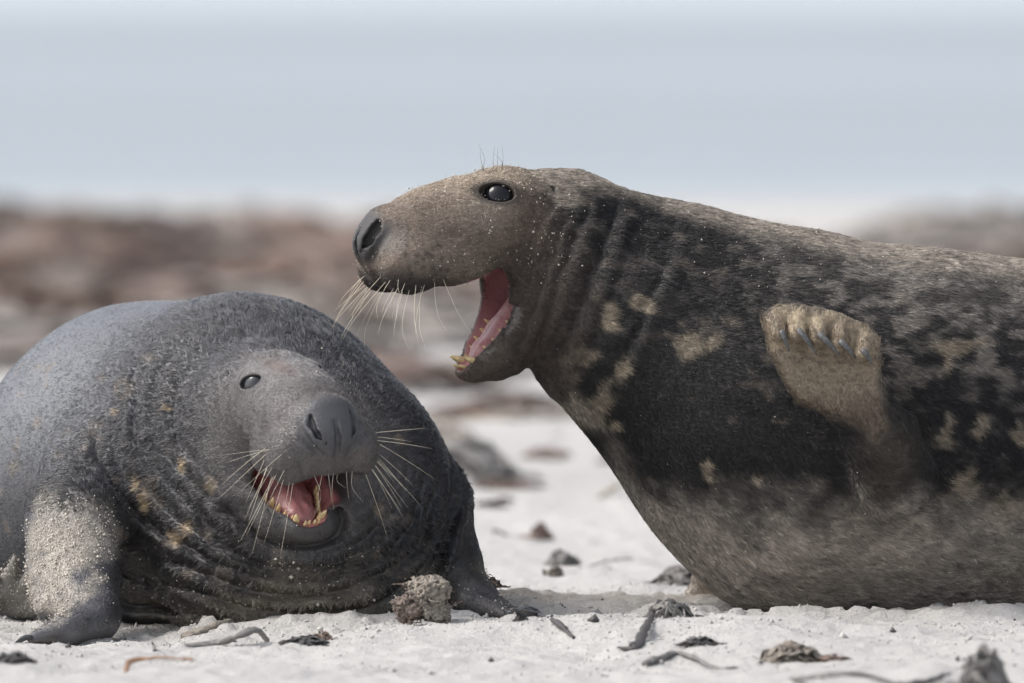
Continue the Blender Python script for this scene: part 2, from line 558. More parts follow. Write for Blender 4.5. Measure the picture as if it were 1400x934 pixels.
# ------------------------------------------------------------------ fur
def fur_object(name, V, F, N, cols, count, density, length, direction, lift, clump, clump_size, mat, root, seed, jitter=0.25, radius=0.00042, streak=0.55):
    r = np.random.default_rng(seed)
    T0 = np.concatenate([F[:, [0, 1, 2]], F[:, [0, 2, 3]]])
    a, b, c = V[T0[:, 0]], V[T0[:, 1]], V[T0[:, 2]]
    area = 0.5 * np.linalg.norm(np.cross(b - a, c - a), axis=1)
    w = area * density[T0].mean(1)
    cs = np.cumsum(w); cs /= cs[-1]
    ti = np.searchsorted(cs, r.random(count))
    ti = np.minimum(ti, len(T0) - 1)
    x = r.random((count, 2)); fl = x.sum(1) > 1; x[fl] = 1 - x[fl]
    bw = np.stack([1 - x.sum(1), x[:, 0], x[:, 1]], 1)[..., None]
    tri = T0[ti]
    lerp = lambda A: (A[tri] * (bw if A.ndim == 2 else bw[..., 0])).sum(1)
    root_p = lerp(V); n = unit(lerp(N)); ccol = lerp(cols)
    sk = np.interp(lerp(length), [0.004, 0.009], [0.4 * streak, streak])
    ccol = ccol * np.clip(1 + sk * (0.8 * noise(root_p * [.6, 1, 1.3], 130, 8) + 0.7 * noise(root_p * [.7, 1, 1.2], 260, 9)), 0.3, 2.2)[:, None]
    ln = lerp(length) * (0.7 + 0.6 * r.random(count))
    dr = unit(lerp(direction))
    dr = dr + jitter * np.stack([noise(root_p, 55, 3 + k) for k in range(3)], 1) + 0.16 * r.normal(size=(count, 3))
    dr = unit(dr - (dr * n).sum(1)[:, None] * n)
    lf = lerp(lift) * (0.6 + 0.8 * r.random(count))
    cl = lerp(clump)
    # clumps: tips lean to a jittered point of their cell
    CR = np.array(Euler((0.7, 1.1, 0.4)).to_matrix())
    warp = clump_size * 0.9 * np.stack([noise(root_p, 0.45 / clump_size, 60 + k) for k in range(3)], 1)
    rp = root_p @ CR + warp
    cell = np.floor(rp / clump_size)
    ci = cell.astype(np.int64)
    cc = (cell + np.stack([_hash(ci[:, 0], ci[:, 1], ci[:, 2], 40 + k) for k in range(3)], 1)) * clump_size
    cc = (cc - warp) @ CR.T
    tip = dr * ln[:, None]
    toc = cc - root_p
    toc = toc - (toc * n).sum(1)[:, None] * n
    pts = []
    for t in (0.0, 0.35, 0.7, 1.0):
        p = root_p + tip * t + n * (ln * lf * (t * 1.25 - 0.75 * t * t))[:, None]
        p = p + toc * (cl * t ** 1.5)[:, None]
        if t == 0.0: p = p - n * 0.0008
        pts.append(p)
    P = np.stack(pts, 1)
    P = P - np.array(root.location, f32)
    hc = bpy.data.hair_curves.new(name)
    hc.add_curves([4] * count)
    hc.attributes['position'].data.foreach_set('vector', P.astype(f32).ravel())
    rad = hc.attributes.get('radius') or hc.attributes.new('radius', 'FLOAT', 'POINT')
    rr = np.tile(np.array([1.0, 0.95, 0.7, 0.15], f32), (count, 1)) * (radius * (0.7 + 0.6 * r.random(count)))[:, None]
    rad.data.foreach_set('value', rr.astype(f32).ravel())
    cell_v = 0.88 + 0.24 * _hash(ci[:, 0], ci[:, 1], ci[:, 2], 77)
    cv = ccol * (cell_v * (0.72 + 0.56 * r.random(count)))[:, None]
    ca = hc.attributes.new('Col', 'FLOAT_COLOR', 'CURVE')
    c4 = np.ones((count, 4), f32); c4[:, :3] = cv
    ca.data.foreach_set('color', c4.ravel())
    hc.materials.append(mat)
    ob = link(bpy.data.objects.new(name, hc), root)
    ob['kind'] = 'stuff'
    return ob

def grains_object(V, F, N, weight, count, size, root, seed, off=0.003):
    r = np.random.default_rng(seed)
    w = weight[F].mean(1); cs = np.cumsum(w); cs /= cs[-1]
    fi = np.searchsorted(cs, r.random(count)); q = F[np.minimum(fi, len(F) - 1)]
    p = V[q].mean(1) + N[q[:, 0]] * (off * r.random(count))[:, None] + r.normal(size=(count, 3)) * 0.001
    o = np.array([[1, 0, 0], [-1, 0, 0], [0, 1, 0], [0, -1, 0], [0, 0, 1], [0, 0, -1]], float)
    tr = np.array([[0, 2, 4], [2, 1, 4], [1, 3, 4], [3, 0, 4], [2, 0, 5], [1, 2, 5], [3, 1, 5], [0, 3, 5]])
    sz = size * np.exp(r.normal(size=count) * 0.45)
    sc = sz[:, None, None] * (0.7 + 0.6 * r.random((count, 6, 1)))
    VV = (p[:, None, :] + o[None] * sc).reshape(-1, 3)
    FF = (np.arange(count)[:, None, None] * 6 + tr[None]).reshape(-1, 3)
    ob = np_mesh('sand_grains', VV, FF, M_GRAIN, root, smooth=False)
    ob['kind'] = 'stuff'
    return ob

def c3(r, g, b):
    """sRGB 0-255 of the coat in the photograph -> base colour"""
    c = np.array([r, g, b]) / 255.0
    c = np.where(c < 0.04045, c / 12.92, ((c + 0.055) / 1.055) ** 2.4)
    return c * 0.92

# ------------------------------------------------------------------ the sand: height of the ground
def gauss(x, y, cx, cy, sx, sy):
    return np.exp(-((x - cx) / sx) ** 2 - ((y - cy) / sy) ** 2)

def sand_height(x, y):
    x = np.asarray(x, float); y = np.asarray(y, float)
    P = np.stack([x, y, np.zeros_like(x)], 1)
    near = sstep(60, 8, np.abs(y)) * sstep(40, 6, np.abs(x))
    h = 0.028 * fbm(P * [1, .45, 1], 0.55, 3, 5) * (0.5 + near)
    h = h + 0.019 * fbm(P * [1, .5, 1], 2.6, 3, 9) * near
    fine = sstep(9, 2.5, np.abs(y + 0.3)) * sstep(6, 2, np.abs(x))
    h = h + fine * (0.014 * fbm(P * [1, .75, 1], 8, 3, 21) + 0.004 * fbm(P * [1, .8, 1], 34, 2, 33))
    # low bank of pushed-up sand in front of the gap, dents of the flippers
    h = h + 0.026 * gauss(x, y, -0.02, -0.55, 0.26, 0.22) + 0.014 * gauss(x, y, 0.55, -0.75, 0.5, 0.22)
    h = h - 0.018 * gauss(x, y, -0.72, -0.45, 0.25, 0.3)
    # churned ridge between the animals
    ch = sstep(-0.30, 0.0, x) * sstep(0.55, 0.25, x) * np.exp(-((y - 0.32) / 0.26) ** 2)
    h = h + ch * (0.012 + 0.010 * np.abs(noise(P, 22, 51)) + 0.006 * np.abs(noise(P, 48, 52)))
    # sand pushed up along the bellies
    h = h + 0.016 * gauss(x, y, 0.75, -0.28, 0.55, 0.10) * (1 + 0.5 * noise(P, 14, 61))
    h = h + 0.016 * gauss(x, y, -0.32, -0.30, 0.30, 0.09) * (1 + 0.5 * noise(P, 16, 62))
    lump = sstep(0.25, 0.7, noise(P, 30, 71)) * np.exp(-((y + 0.3) / 0.25) ** 2)
    h = h + 0.009 * lump * sstep(1.8, 1.2, np.abs(x))
    # the beach shelves under the sea, with a low wrack bank before it
    h = h + 0.03 * np.exp(-((y - 34) / 7.0) ** 2) * (1 + 0.5 * noise(P, 0.18, 81))
    h = h - 1.2 * sstep(41, 75, y)
    return h

def axis_points(segs):
    out = []
    for a, b, n in segs:
        out.append(np.linspace(a, b, n, endpoint=False))
    return np.concatenate(out)

def geo(a, b, n):
    return np.sign(a) * np.geomspace(abs(a), abs(b), n, endpoint=False)
xs = np.concatenate([geo(-4000, -2.2, 60), np.linspace(-2.2, -1.05, 60, endpoint=False), np.linspace(-1.05, 1.05, 330, endpoint=False),
                     np.linspace(1.05, 2.2, 60, endpoint=False), np.geomspace(2.2, 4000, 60)])
ys = np.concatenate([np.linspace(-60, -22, 8, endpoint=False), np.linspace(-22, -3.0, 60, endpoint=False), np.linspace(-3.0, -1.2, 90, endpoint=False), np.linspace(-1.2, 0.9, 210, endpoint=False),
                     np.linspace(0.9, 5, 140, endpoint=False), np.geomspace(5, 120, 110, endpoint=False), np.geomspace(120, 9000, 16)])
GX, GYY = np.meshgrid(xs, ys)
gz = sand_height(GX.ravel(), GYY.ravel())
GV = np.stack([GX.ravel(), GYY.ravel(), gz], 1)
nx_, ny_ = len(xs), len(ys)
ii = (np.arange(ny_ - 1)[:, None] * nx_ + np.arange(nx_ - 1)[None]).ravel()
GF = np.stack([ii, ii + 1, ii + nx_ + 1, ii + nx_], 1)
# colour: dry pale sand, seal shade painted darker in the gap and along the bellies
Pg = np.stack([GV[:, 0], GV[:, 1], np.zeros(len(GV))], 1)
sand_shade = sstep(-0.35, 0.0, GV[:, 0]) * sstep(0.60, 0.30, GV[:, 0]) * np.exp(-((GV[:, 1] - 0.40) / 0.36) ** 4)
sand_shade = np.clip(sand_shade + 0.8 * gauss(GV[:, 0], GV[:, 1], 0.75, -0.18, 0.65, 0.17) + 0.6 * gauss(GV[:, 0], GV[:, 1], -0.4, -0.22, 0.42, 0.14), 0, 1)
sand_shade = np.clip(sand_shade * (0.85 + 0.35 * fbm(Pg, 9, 3, 91)), 0, 1)
g0 = np.array([0.46, 0.447, 0.43])
gc = np.tile(g0, (len(GV), 1)) * (1 + 0.10 * fbm(Pg * [1, .4, 1], 1.7, 4, 101))[:, None]
gc = mix(gc, np.array([0.27, 0.25, 0.225]), sand_shade)
M_SAND = material('dry_sand', rough=0.9, attr='Col', spec=0.15, bump=[(35, 0.5, 0.012), (150, 0.6, 0.006), (520, 0.8, 0.003)], var=(260, 0.16))
ground = np_mesh('beach_sand', GV, GF, M_SAND, None, gc)
tag(ground, 'pale dry beach sand churned in places, with painted shade round the seals', None, None, 'structure')

# ------------------------------------------------------------------ the sea
sx = np.concatenate([geo(-9000, -30, 24), np.linspace(-30, 30, 60, endpoint=False), np.geomspace(30, 9000, 24)])
sy = np.concatenate([np.linspace(38, 75, 90, endpoint=False), np.geomspace(75, 9000, 90)])
SX, SY = np.meshgrid(sx, sy)
Ps = np.stack([SX.ravel(), SY.ravel(), np.zeros(SX.size)], 1)
amp = sstep(40, 70, Ps[:, 1])
zz = -0.06 + amp * 0.10 * fbm(Ps * [0.35, 1, 1], 0.16, 3, 7) * sstep(900, 150, Ps[:, 1])
SV = np.stack([Ps[:, 0], Ps[:, 1], zz], 1)
n1 = len(sx); ii = (np.arange(len(sy) - 1)[:, None] * n1 + np.arange(n1 - 1)[None]).ravel()
SF = np.stack([ii, ii + 1, ii + n1 + 1, ii + n1], 1)
M_SEA = material('sea_water', (0.29, 0.33, 0.365), 0.3, spec=0.6, attr='Col', bump=[(0.8, 0.35, 0.25), (4.0, 0.25, 0.06)], var=(0.05, 0.15))
sc_ = np.tile(np.array([0.232, 0.262, 0.282]), (len(SV), 1)) * (1 + 0.16 * fbm(Ps * [0.03, 1, 1], 0.22, 3, 15))[:, None]
foam = sstep(62, 46, SV[:, 1] + 5 * noise(Ps * [.3, 1, 1], 0.3, 16))
sc_ = mix(sc_, np.array([0.42, 0.43, 0.43]), 0.6 * foam * (0.6 + 0.4 * noise(Ps * [0.08, 1, 1], 0.8, 18)))
sea = np_mesh('sea', SV, SF, M_SEA, None, sc_)
tag(sea, 'calm pale blue grey sea beyond the kelp bank', None, None, 'structure')

# ================================================================== seal with raised flipper (profile)
def xy_px(P):
    return P[:, 0] / S + 700.0, 845.0 - P[:, 2] / S

def pts_px(rows):
    return [(PX(x, y, Y), r * S * (Y + DIST) / DIST) for x, y, Y, r in rows]

rootB = empty('grey_seal', tuple(PX(1200, 845, 0.05)))
headB = Head(PX(745, 330, 0.0), 25, 0, 0, S * 1.035, 51, wn=0.88)
BODY_B = pts_px([(812, 372, 0.02, 116), (858, 414, 0.03, 146), (931, 462, 0.04, 178), (1050, 540, 0.05, 228), (1126, 590, 0.06, 259), (1250, 603, 0.08, 257),
                 (1400, 606, 0.12, 244), (1550, 625, 0.18, 222), (1750, 660, 0.28, 186), (1950, 712, 0.38, 136), (2130, 758, 0.46, 90), (2250, 785, 0.5, 58)])
FLY = -0.39
flB_poly = [PX(x, y, FLY)[[0, 2]] for x, y in [(1046, 436), (1062, 424), (1092, 423), (1140, 432), (1186, 452), (1197, 466), (1199, 500), (1200, 545), (1210, 585), (1196, 600), (1172, 576), (1130, 562), (1094, 548), (1077, 520), (1057, 480)]]
fingers_B = []
for (x0, y0, x1, y1) in [(1060, 436, 1064, 458), (1087, 431, 1090, 459), (1117, 435, 1119, 464), (1147, 446, 1148, 472), (1182, 462, 1181, 486)]:
    fingers_B.append((PX(x0, y0, FLY - 0.012), PX(x1, y1, FLY - 0.040)))

def sdf_body_B(P):
    d = chain(P, BODY_B, 0.04, 1.0) + S * 5.0 * fbm(P, 5.5, 2, 95)
    # hind flippers
    def hind(q, e):
        for s_ in (-1, 1):
            a = PX(2230, 790, 0.5 + s_ * 0.05); b = PX(2330, 812, 0.52 + s_ * 0.12); c = PX(2480, 815, 0.55 + s_ * 0.2)
            e = smin(e, chain(q, [(a, .045), (b, .04), (c, .022)], 0.02, 1.0), 0.03)
        return e
    d = local(d, P, PX(2330, 800, 0.5), 0.42, hind)
    # throat
    def throat(q, e):
        t = chain(q, [(PX(724, 434, 0.0), 50 * S), (PX(792, 470, 0.02), 74 * S)], 0.02)
        return smin(e, t, 0.03)
    d = local(d, P, PX(760, 450, 0.0), 0.25, throat)
    # head
    def hb(q, e):
        p = headB.to_local(q)
        e = smin(e, headB.sdf(p) * headB.s, 0.042)
        e = e + S * (2.2 * noise(q, 17, 91) + 1.3 * noise(q, 38, 92)) * sstep(-265, -225, p[:, 0])
        return headB.cuts(p, e / headB.s) * headB.s
    d = local(d, P, headB.to_world(np.array([[-110., 0, -40]]))[0], 0.30, hb)
    # raised flipper: palm, curled fingers, arm
    def flip(q, e):
        p2 = poly2d(q[:, 0], q[:, 2], flB_poly)
        zc = q[:, 2]
        yc = FLY - 0.10 * (zc - PX(1120, 500, FLY)[2])
        w = np.stack([np.maximum(p2 + 0.008, 0), np.maximum(np.abs(q[:, 1] - yc) - 0.006, 0)], 1)
        s = np.sqrt((w * w).sum(1)) + np.minimum(np.maximum(p2 + 0.008, np.abs(q[:, 1] - yc) - 0.006), 0) - 0.014
        for a, b in fingers_B:
            s = smin(s, rcone(q, a, b, 0.0165, 0.0125), 0.0025)
        pn = (q[:, 2] - PX(1120, 500, FLY)[2]) / S
        s = s + 0.0022 * (noise(q * [1, 1, 2.2], 60, 7) + 0.6 * noise(q * [1, 1, 2.0], 120, 8)) * np.exp(-((pn + 5) / 30) ** 2)
        arm = chain(q, [(PX(1165, 560, FLY + 0.015), 0.036), (PX(1196, 606, FLY + 0.04), 0.042), (PX(1222, 668, -0.27), 0.058)], 0.03)
        web = chain(q, [(PX(1198, 545, FLY + 0.015), 0.020), (PX(1226, 590, -0.325), 0.03), (PX(1236, 650, -0.27), 0.05)], 0.02)
        s = smin(s, web, 0.03)
        e = smin(e, arm, 0.045)
        return smin(e, s, 0.026)
    d = local(d, P, PX(1140, 530, -0.33), 0.24, flip)
    # far fore flipper, planted behind the chest
    def far(q, e):
        t = chain(q, [(PX(1010, 740, 0.22), 0.07), (PX(985, 790, 0.34), 0.045), (PX(962, 812, 0.36), 0.022), (PX(945, 818, 0.34), 0.012)], 0.02)
        return smin(e, t, 0.03)
    d = local(d, P, PX(985, 785, 0.3), 0.25, far)
    # folds of the neck
    xp, yp = xy_px(P)
    i = np.nonzero((xp > 690) & (xp < 960) & (yp > 230) & (yp < 600))[0]
    if len(i):
        q = P[i]
        sfo = 0.94 * xp[i] + 0.33 * yp[i] + 7 * noise(q, 14, 3) + 3 * noise(q, 40, 4)
        m = sstep(255, 320, yp[i]) * sstep(560, 450, yp[i])
        for s0, a, w in ((797, 2.5, 6), (826, 2.0, 5), (846, 3.0, 6), (884, 7.5, 9), (965, 2, 9)):
            d[i] += a * S * m * np.exp(-((sfo - s0) / w) ** 2) * (0.75 + 0.4 * noise(q, 9, s0))
            d[i] -= 0.6 * a * S * m * np.exp(-((sfo - s0 - 1.9 * w) / (w * 1.1)) ** 2)
    return d

VB, FB = mesh_sdf(sdf_body_B, (-0.33, -0.55, -0.08), (2.25, 0.85, 0.86), 0.0052)
hm = np.linalg.norm(VB - headB.to_world(np.array([[-125., 0, -50]]))[0], axis=1) < 0.22
VB, FB = refine(VB, FB, hm | (np.linalg.norm(VB - PX(1125, 495, -0.38), axis=1) < 0.13), sdf_body_B)
NB = unit(grad(sdf_body_B, VB))

def coat_B(P, N):
    xp, yp = xy_px(P)
    hl = headB.to_local(P)
    n1 = fbm(P * [1, .6, 1], 13, 3, 1); n2 = fbm(P, 30, 2, 2); n3 = fbm(P, 6, 3, 3)
    dark = np.tile(c3(22, 21, 23), (len(P), 1)) * (1 + .25 * n2)[:, None]
    n4 = fbm(P * [1, .6, 1.4], 36, 3, 41)
    # mottled grey brown saddle on the back
    back = np.interp(xp, [700, 780, 850, 905, 960, 1000, 1100, 1200, 1300, 1400, 2400], [229, 235, 243, 263, 283, 293, 317, 338, 352, 362, 760])
    rel = (yp - back)
    up = sstep(190, 20, rel + 60 * n3)
    right = sstep(900, 1250, xp)
    spots = sstep(-0.08, 0.30, n4 + 0.25 * n1)
    c = mix(dark, c3(116, 110, 104), (0.52 + 0.48 * sstep(930, 1150, xp)) * np.clip(sstep(230, 30, rel + 60 * n3) * (0.05 + (0.5 + 0.25 * right) * spots) + 0.45 * right * sstep(330, 60, rel + 50 * n1) * spots, 0, 0.9))
    c = mix(c, c3(138, 132, 125), 0.55 * right * sstep(130, 20, rel + 40 * n1) * (0.55 + 0.45 * spots))
    c = mix(c, c3(92, 84, 76), 0.35 * sstep(0.25, 0.5, n4) * sstep(560, 480, yp))
    c = mix(c, c3(160, 150, 138), 0.75 * sstep(34, 4, rel))  # bright rim light along the top of the back, painted into the coat
    # pale blotches on neck, chest and flank
    blot = [(800, 480, 26, 16), (836, 432, 15, 22), (884, 412, 12, 9), (945, 462, 26, 15), (975, 465, 12, 10), (800, 560, 30, 26), (830, 545, 14, 22), (770, 505, 18, 26), (845, 580, 16, 12), (962, 632, 12, 9),
            (1280, 485, 10, 22), (1300, 470, 40, 12), (1288, 575, 8, 26), (1325, 572, 10, 22), (1390, 585, 16, 14), (1310, 655, 26, 18), (1365, 690, 30, 20), (1035, 655, 10, 8), (855, 500, 10, 14)]
    xb = xp + 14 * n2 + 16 * n1; yb = yp + 18 * fbm(P, 22, 3, 12)
    mb = 0
    for bx, by, rx, ry in blot:
        mb = np.maximum(mb, np.exp(-(((xb - bx) / rx) ** 2 + ((yb - by) / ry) ** 2) ** 1.3))
    c = mix(c, c3(144, 132, 114), 0.72 * sstep(0.18, 0.85, mb + 0.55 * n4 + 0.2 * n2))
    edge = sstep(45, 8, (xp - np.interp(yp, [505, 570, 620, 680, 750, 825], [735, 790, 830, 870, 920, 985]))) * sstep(480, 530, yp)
    c = mix(c, c3(150, 142, 130), 0.6 * edge * sstep(-.5, .3, n1))
    # dusty, sandy belly
    line = np.interp(xp, [780, 850, 950, 1050, 1150, 1250, 1330, 1400, 2400], [640, 650, 660, 668, 660, 650, 665, 665, 700])
    belly = sstep(-30, 90, yp - line + 35 * n1 + 26 * n2)
    c = mix(c, c3(158, 149, 139) * (1 + 0.3 * n2 + .15 * fbm(P, 70, 2, 8))[:, None], 0.92 * belly)
    fl = np.exp(-(((xp - 1390) / 60) ** 2 + ((yp - 790) / 60) ** 2))
    c = mix(c, c3(150, 141, 128), 0.6 * fl)
    # flipper
    pf = poly2d(P[:, 0], P[:, 2], flB_poly) / S
    fm = sstep(14, -6, pf) * sstep(-0.33, -0.36, P[:, 1] + 0.02 * 0) 
    cf = mix(np.tile(c3(138, 125, 108), (len(P), 1)), c3(192, 176, 150), sstep(490, 440, yp) * sstep(-.4, .4, n2))
    cf = mix(cf, c3(92, 80, 68), sstep(505, 565, yp) * 0.9)
    for fx in (1082, 1107, 1135, 1163):
        cf = mix(cf, c3(112, 98, 80), 0.7 * np.exp(-((xp - fx - 0.35 * (yp - 450)) / 4.5) ** 2) * sstep(425, 440, yp) * sstep(492, 475, yp))
    c = mix(c, cf, fm)
    armm = np.exp(-(((xp - 1205) / 38) ** 2 + ((yp - 610) / 50) ** 2)) * sstep(-.2, -.26, P[:, 1])
    c = mix(c, c3(120, 108, 94), 0.35 * armm * (1 - fm))
    # head
    u, v, w = hl[:, 0], np.abs(hl[:, 1]), hl[:, 2]
    hmask = sstep(10, -60, u + 14 * n1 + 0.1 * w) * (np.linalg.norm(hl - [-120, 0, -30], axis=1) < 215)
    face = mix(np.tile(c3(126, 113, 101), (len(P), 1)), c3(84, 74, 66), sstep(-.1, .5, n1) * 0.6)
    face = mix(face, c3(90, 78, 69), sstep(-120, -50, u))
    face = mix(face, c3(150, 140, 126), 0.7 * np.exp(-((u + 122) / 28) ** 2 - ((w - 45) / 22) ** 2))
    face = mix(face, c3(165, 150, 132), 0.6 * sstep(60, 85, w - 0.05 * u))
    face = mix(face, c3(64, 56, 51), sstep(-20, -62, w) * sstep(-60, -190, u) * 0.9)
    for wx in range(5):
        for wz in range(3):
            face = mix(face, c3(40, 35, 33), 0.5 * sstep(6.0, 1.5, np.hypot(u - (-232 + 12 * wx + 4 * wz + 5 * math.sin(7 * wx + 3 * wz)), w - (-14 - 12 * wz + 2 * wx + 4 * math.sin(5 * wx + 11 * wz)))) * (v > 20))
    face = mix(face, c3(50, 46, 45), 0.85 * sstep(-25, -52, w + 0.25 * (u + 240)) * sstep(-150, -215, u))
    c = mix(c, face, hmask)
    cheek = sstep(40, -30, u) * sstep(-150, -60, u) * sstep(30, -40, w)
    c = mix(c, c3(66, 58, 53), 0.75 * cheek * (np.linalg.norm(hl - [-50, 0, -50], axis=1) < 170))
    nose = sstep(40, 20, np.linalg.norm((hl - [-264, 0, 12]) * [1, .66, .8], axis=1) + 5 * n2)
    c = mix(c, c3(58, 58, 60), nose * 0.95)
    pad = sstep(30, 16, np.linalg.norm((np.stack([u, v, w], 1) - [-240, 44, 8]) * [1, 1, .9], axis=1))
    c = mix(c, c3(74, 74, 76), 0.4 * pad)
    lip = sstep(6, 0, headB.mouthcut(hl)) * (np.linalg.norm(hl - [-130, 0, -80], axis=1) < 190) * (v < 92)
    c = mix(c, c3(44, 42, 44), 0.92 * lip)
    rim = sstep(17, 9, headB.mouthcut(hl)) * sstep(-72, -82, w) * sstep(-40, -60, u) * (np.linalg.norm(hl - [-110, 0, -110], axis=1) < 110)
    c = mix(c, c3(48, 46, 49), 0.85 * rim)
    jl = (np.abs(headB.mouthcut(hl) - 17) < 3) & (w < -85) & (v < 80) & (v > 14)
    c = mix(c, c3(150, 145, 138), 0.5 * jl * sstep(-.2, .3, n2))
    cav = np.maximum(sstep(2.5, -1.0, headB.cavity(hl)), sstep(5, 1, headB.mouthcut(hl)) * sstep(66, 54, v) * sstep(-150, -122, u)) * (np.linalg.norm(hl - [-110, 0, -75], axis=1) < 180)
    c = mix(c, c3(186, 128, 132), 0.95 * cav)
    nos = sstep(2.5, -1.5, headB.nostril(np.stack([u, v, w], 1)))
    c = mix(c, c3(22, 20, 20), nos)
    em = (np.stack([u, v, w], 1) - (np.array([-93, 52 * headB.ws, 63]) + EYE_N * 7)) @ EYE_R
    er = sstep(1.7, 1.15, np.sqrt((em[:, 0] / headB.eye[0]) ** 2 + (em[:, 2] / headB.eye[1]) ** 2)) * (np.abs(em[:, 1]) < 30)
    c = mix(c, c3(46, 40, 37), 0.85 * er)
    ear = sstep(9, 4, np.hypot((u + 17) * 1.3, w - 70)) * (v > 40)
    c = mix(c, c3(150, 140, 128), 0.6 * sstep(24, 12, np.hypot(u + 10, w - 66)) * (v > 40))
    c = mix(c, c3(40, 36, 34), ear)
    bare = np.clip(nose + lip + cav + nos + er * 1.0 + ear + 0.6 * pad + 0.9 * rim, 0, 1)
    return np.clip(c, 0.002, 1), bare, hmask, fm, belly

CB, bareB, hmB, fmB, bellyB = coat_B(VB, NB)
bodyB = np_mesh('body', VB, FB, M_SKIN, rootB, CB)
tag(rootB, 'dark mottled seal in profile, mouth wide open, pale flipper raised against its side', 'seal', 'quarrelling seals on the sand')

xpB, ypB = xy_px(VB)
dirB = np.zeros_like(VB); dirB[:, 0] = 1.0; dirB[:, 2] = -0.30 - 0.25 * sstep(300, 600, ypB)
dirB[:, 2] = np.where(fmB > 0.4, 1.2, dirB[:, 2]); dirB[:, 0] = np.where(fmB > 0.4, -0.25, dirB[:, 0])
nearB = np.where((xpB > 400) & (xpB < 1620), np.where(VB[:, 1] < 0.12, 1.0, 0.35), 0.16) * np.where(VB[:, 2] < 0.0, 0.0, 1.0)
densB = nearB * (1 - np.clip(bareB * 1.15, 0, 1)) * (1 + 1.6 * hmB)
hlB = headB.to_local(VB)
lenB = 0.0105 - 0.0055 * hmB - 0.002 * sstep(-150, -220, hlB[:, 0]) * hmB - 0.004 * fmB
furB = fur_object('fur', VB, FB, NB, CB, 330000, densB, lenB, dirB, np.full(len(VB), 0.26), 0.35 + 0.25 * bellyB, 0.009, M_FUR, rootB, 11)
gwB = (0.015 + 1.9 * hmB * (1 - bareB) * sstep(-230, -120, hlB[:, 0]) * sstep(-.25, .35, fbm(VB, 24, 2, 5)) * sstep(-60, 10, hlB[:, 2])
       + 0.9 * np.exp(-(((xpB - 1060) / 40) ** 2 + ((ypB - 350) / 45) ** 2)) + 0.5 * bellyB + 0.25 * sstep(120, 30, ypB - 300)) * (VB[:, 1] < 0.15) * (VB[:, 0] < 1.0) * (1 - fmB)
grains_object(VB, FB, NB, gwB * 1.0, 3000, 0.00065, rootB, 5, 0.006)

def whiskers_B(hd, root, r):
    for sgn in (-1, 1):
        rows = [(-232, 50, -34), (-222, 54, -40), (-212, 57, -44), (-200, 59, -48), (-188, 60, -50), (-240, 44, -42), (-230, 48, -50), (-218, 52, -54), (-246, 34, -50), (-236, 40, -56), (-176, 60, -46), (-250, 26, -44), (-205, 56, -56), (-226, 46, -58)]
        for k, b in enumerate(rows):
            b = np.array(b, float) * [1, sgn, 1]
            L = r.uniform(40, 115)
            f = (b[0] + 250) / 75.0
            dv = np.array([-0.75 + 0.75 * f + r.normal() * .1, sgn * (0.35 + r.normal() * .1), -0.85 + r.normal() * .1])
            dv /= np.linalg.norm(dv)
            hook = np.array([0.5 * r.uniform(0.2, 1.4), sgn * 0.2, -0.1 * r.random()])
            p = [b, b + dv * L * 0.35, b + dv * L * 0.72 + hook * L * 0.08, b + dv * L + hook * L * 0.32]
            make_whisker(root, hd.to_world(np.array(p)), 0.00055)
    for k in range(6):
        b = np.array([-98 + 6 * k, -20 + r.normal() * 12, 94.0])
        L = r.uniform(18, 36)
        p = [b, b + np.array([-2 + r.normal() * 3, 0, L * .5]), b + np.array([r.normal() * 8, 0, L])]
        make_whisker(root, hd.to_world(np.array(p)), 0.00045, M_HAIRDARK, 'brow_hair')

head_pieces(headB, rootB, {'eye': M_EYE, 'tongue': M_TONGUE}, whiskers_B, 3)
# claws of the raised flipper
for (x0, y0, x1, y1) in [(1068, 448, 1079, 479), (1091, 446, 1117, 484), (1119, 452, 1150, 487), (1148, 462, 1170, 488), (1179, 474, 1193, 497)]:
    a = PX(x0, y0 + 4, FLY - 0.049); b = PX(x1, y1 + 2, FLY - 0.038)
    mid = (a + b) / 2 + np.array([0, -0.008, 0.002])
    P_ = spline([a, mid, b], 7)
    V, F = tube(P_, np.array([.0042, .0048, .0046, .004, .0032, .002, .0006]) * 1.12, 7)
    np_mesh('claw', V, F, M_CLAW_PALE, rootB)

# ================================================================== bull facing the camera
rootA = empty('grey_seal', tuple(PX(380, 850, 0.0)))
headA = Head(PX(362, 576, -0.195), 116, -3, -6, S * 1.01, 31, 1.16, 0.90, 1.22, 0.84, 0.98, (20.5, 9.2), 66.0, 11.0, 0.5)
BODY_A = pts_px([(425, 690, -0.05, 201), (330, 628, 0.06, 207), (205, 652, 0.28, 220), (65, 702, 0.58, 170), (-60, 750, 0.80, 128), (-150, 790, 0.84, 84), (-185, 812, 0.66, 52), (-150, 822, 0.50, 34)])
axA = -headA.R[:, 0]
def ring_A(P):
    q = P - (headA.piv + np.array([0.02, 0, -0.02], f32))
    t = q @ axA
    perp = q - t[:, None] * axA
    r_ = np.linalg.norm(perp, axis=1) / S
    ang = np.arctan2(perp[:, 2], perp[:, 0])       # 0 right, pi/2 up
    return r_, ang, t

def hind_A(q):
    e = None
    for (x, y, Y) in ((66, 762, 0.06), (44, 778, 0.04), (20, 764, 0.06), (-8, 776, 0.05), (-36, 790, 0.05), (62, 812, 0.02)):
        f = chain(q, [(PX(-150, 822, 0.46), 0.034), (PX(-50 + x * .3, 842, 0.16), 0.026), (PX(x * .8 - 4, (y + 842) / 2, 0.09), 0.019), (PX(x, y, Y), 0.005)], 0.012)
        e = f if e is None else smin(e, f, 0.006)
    return e

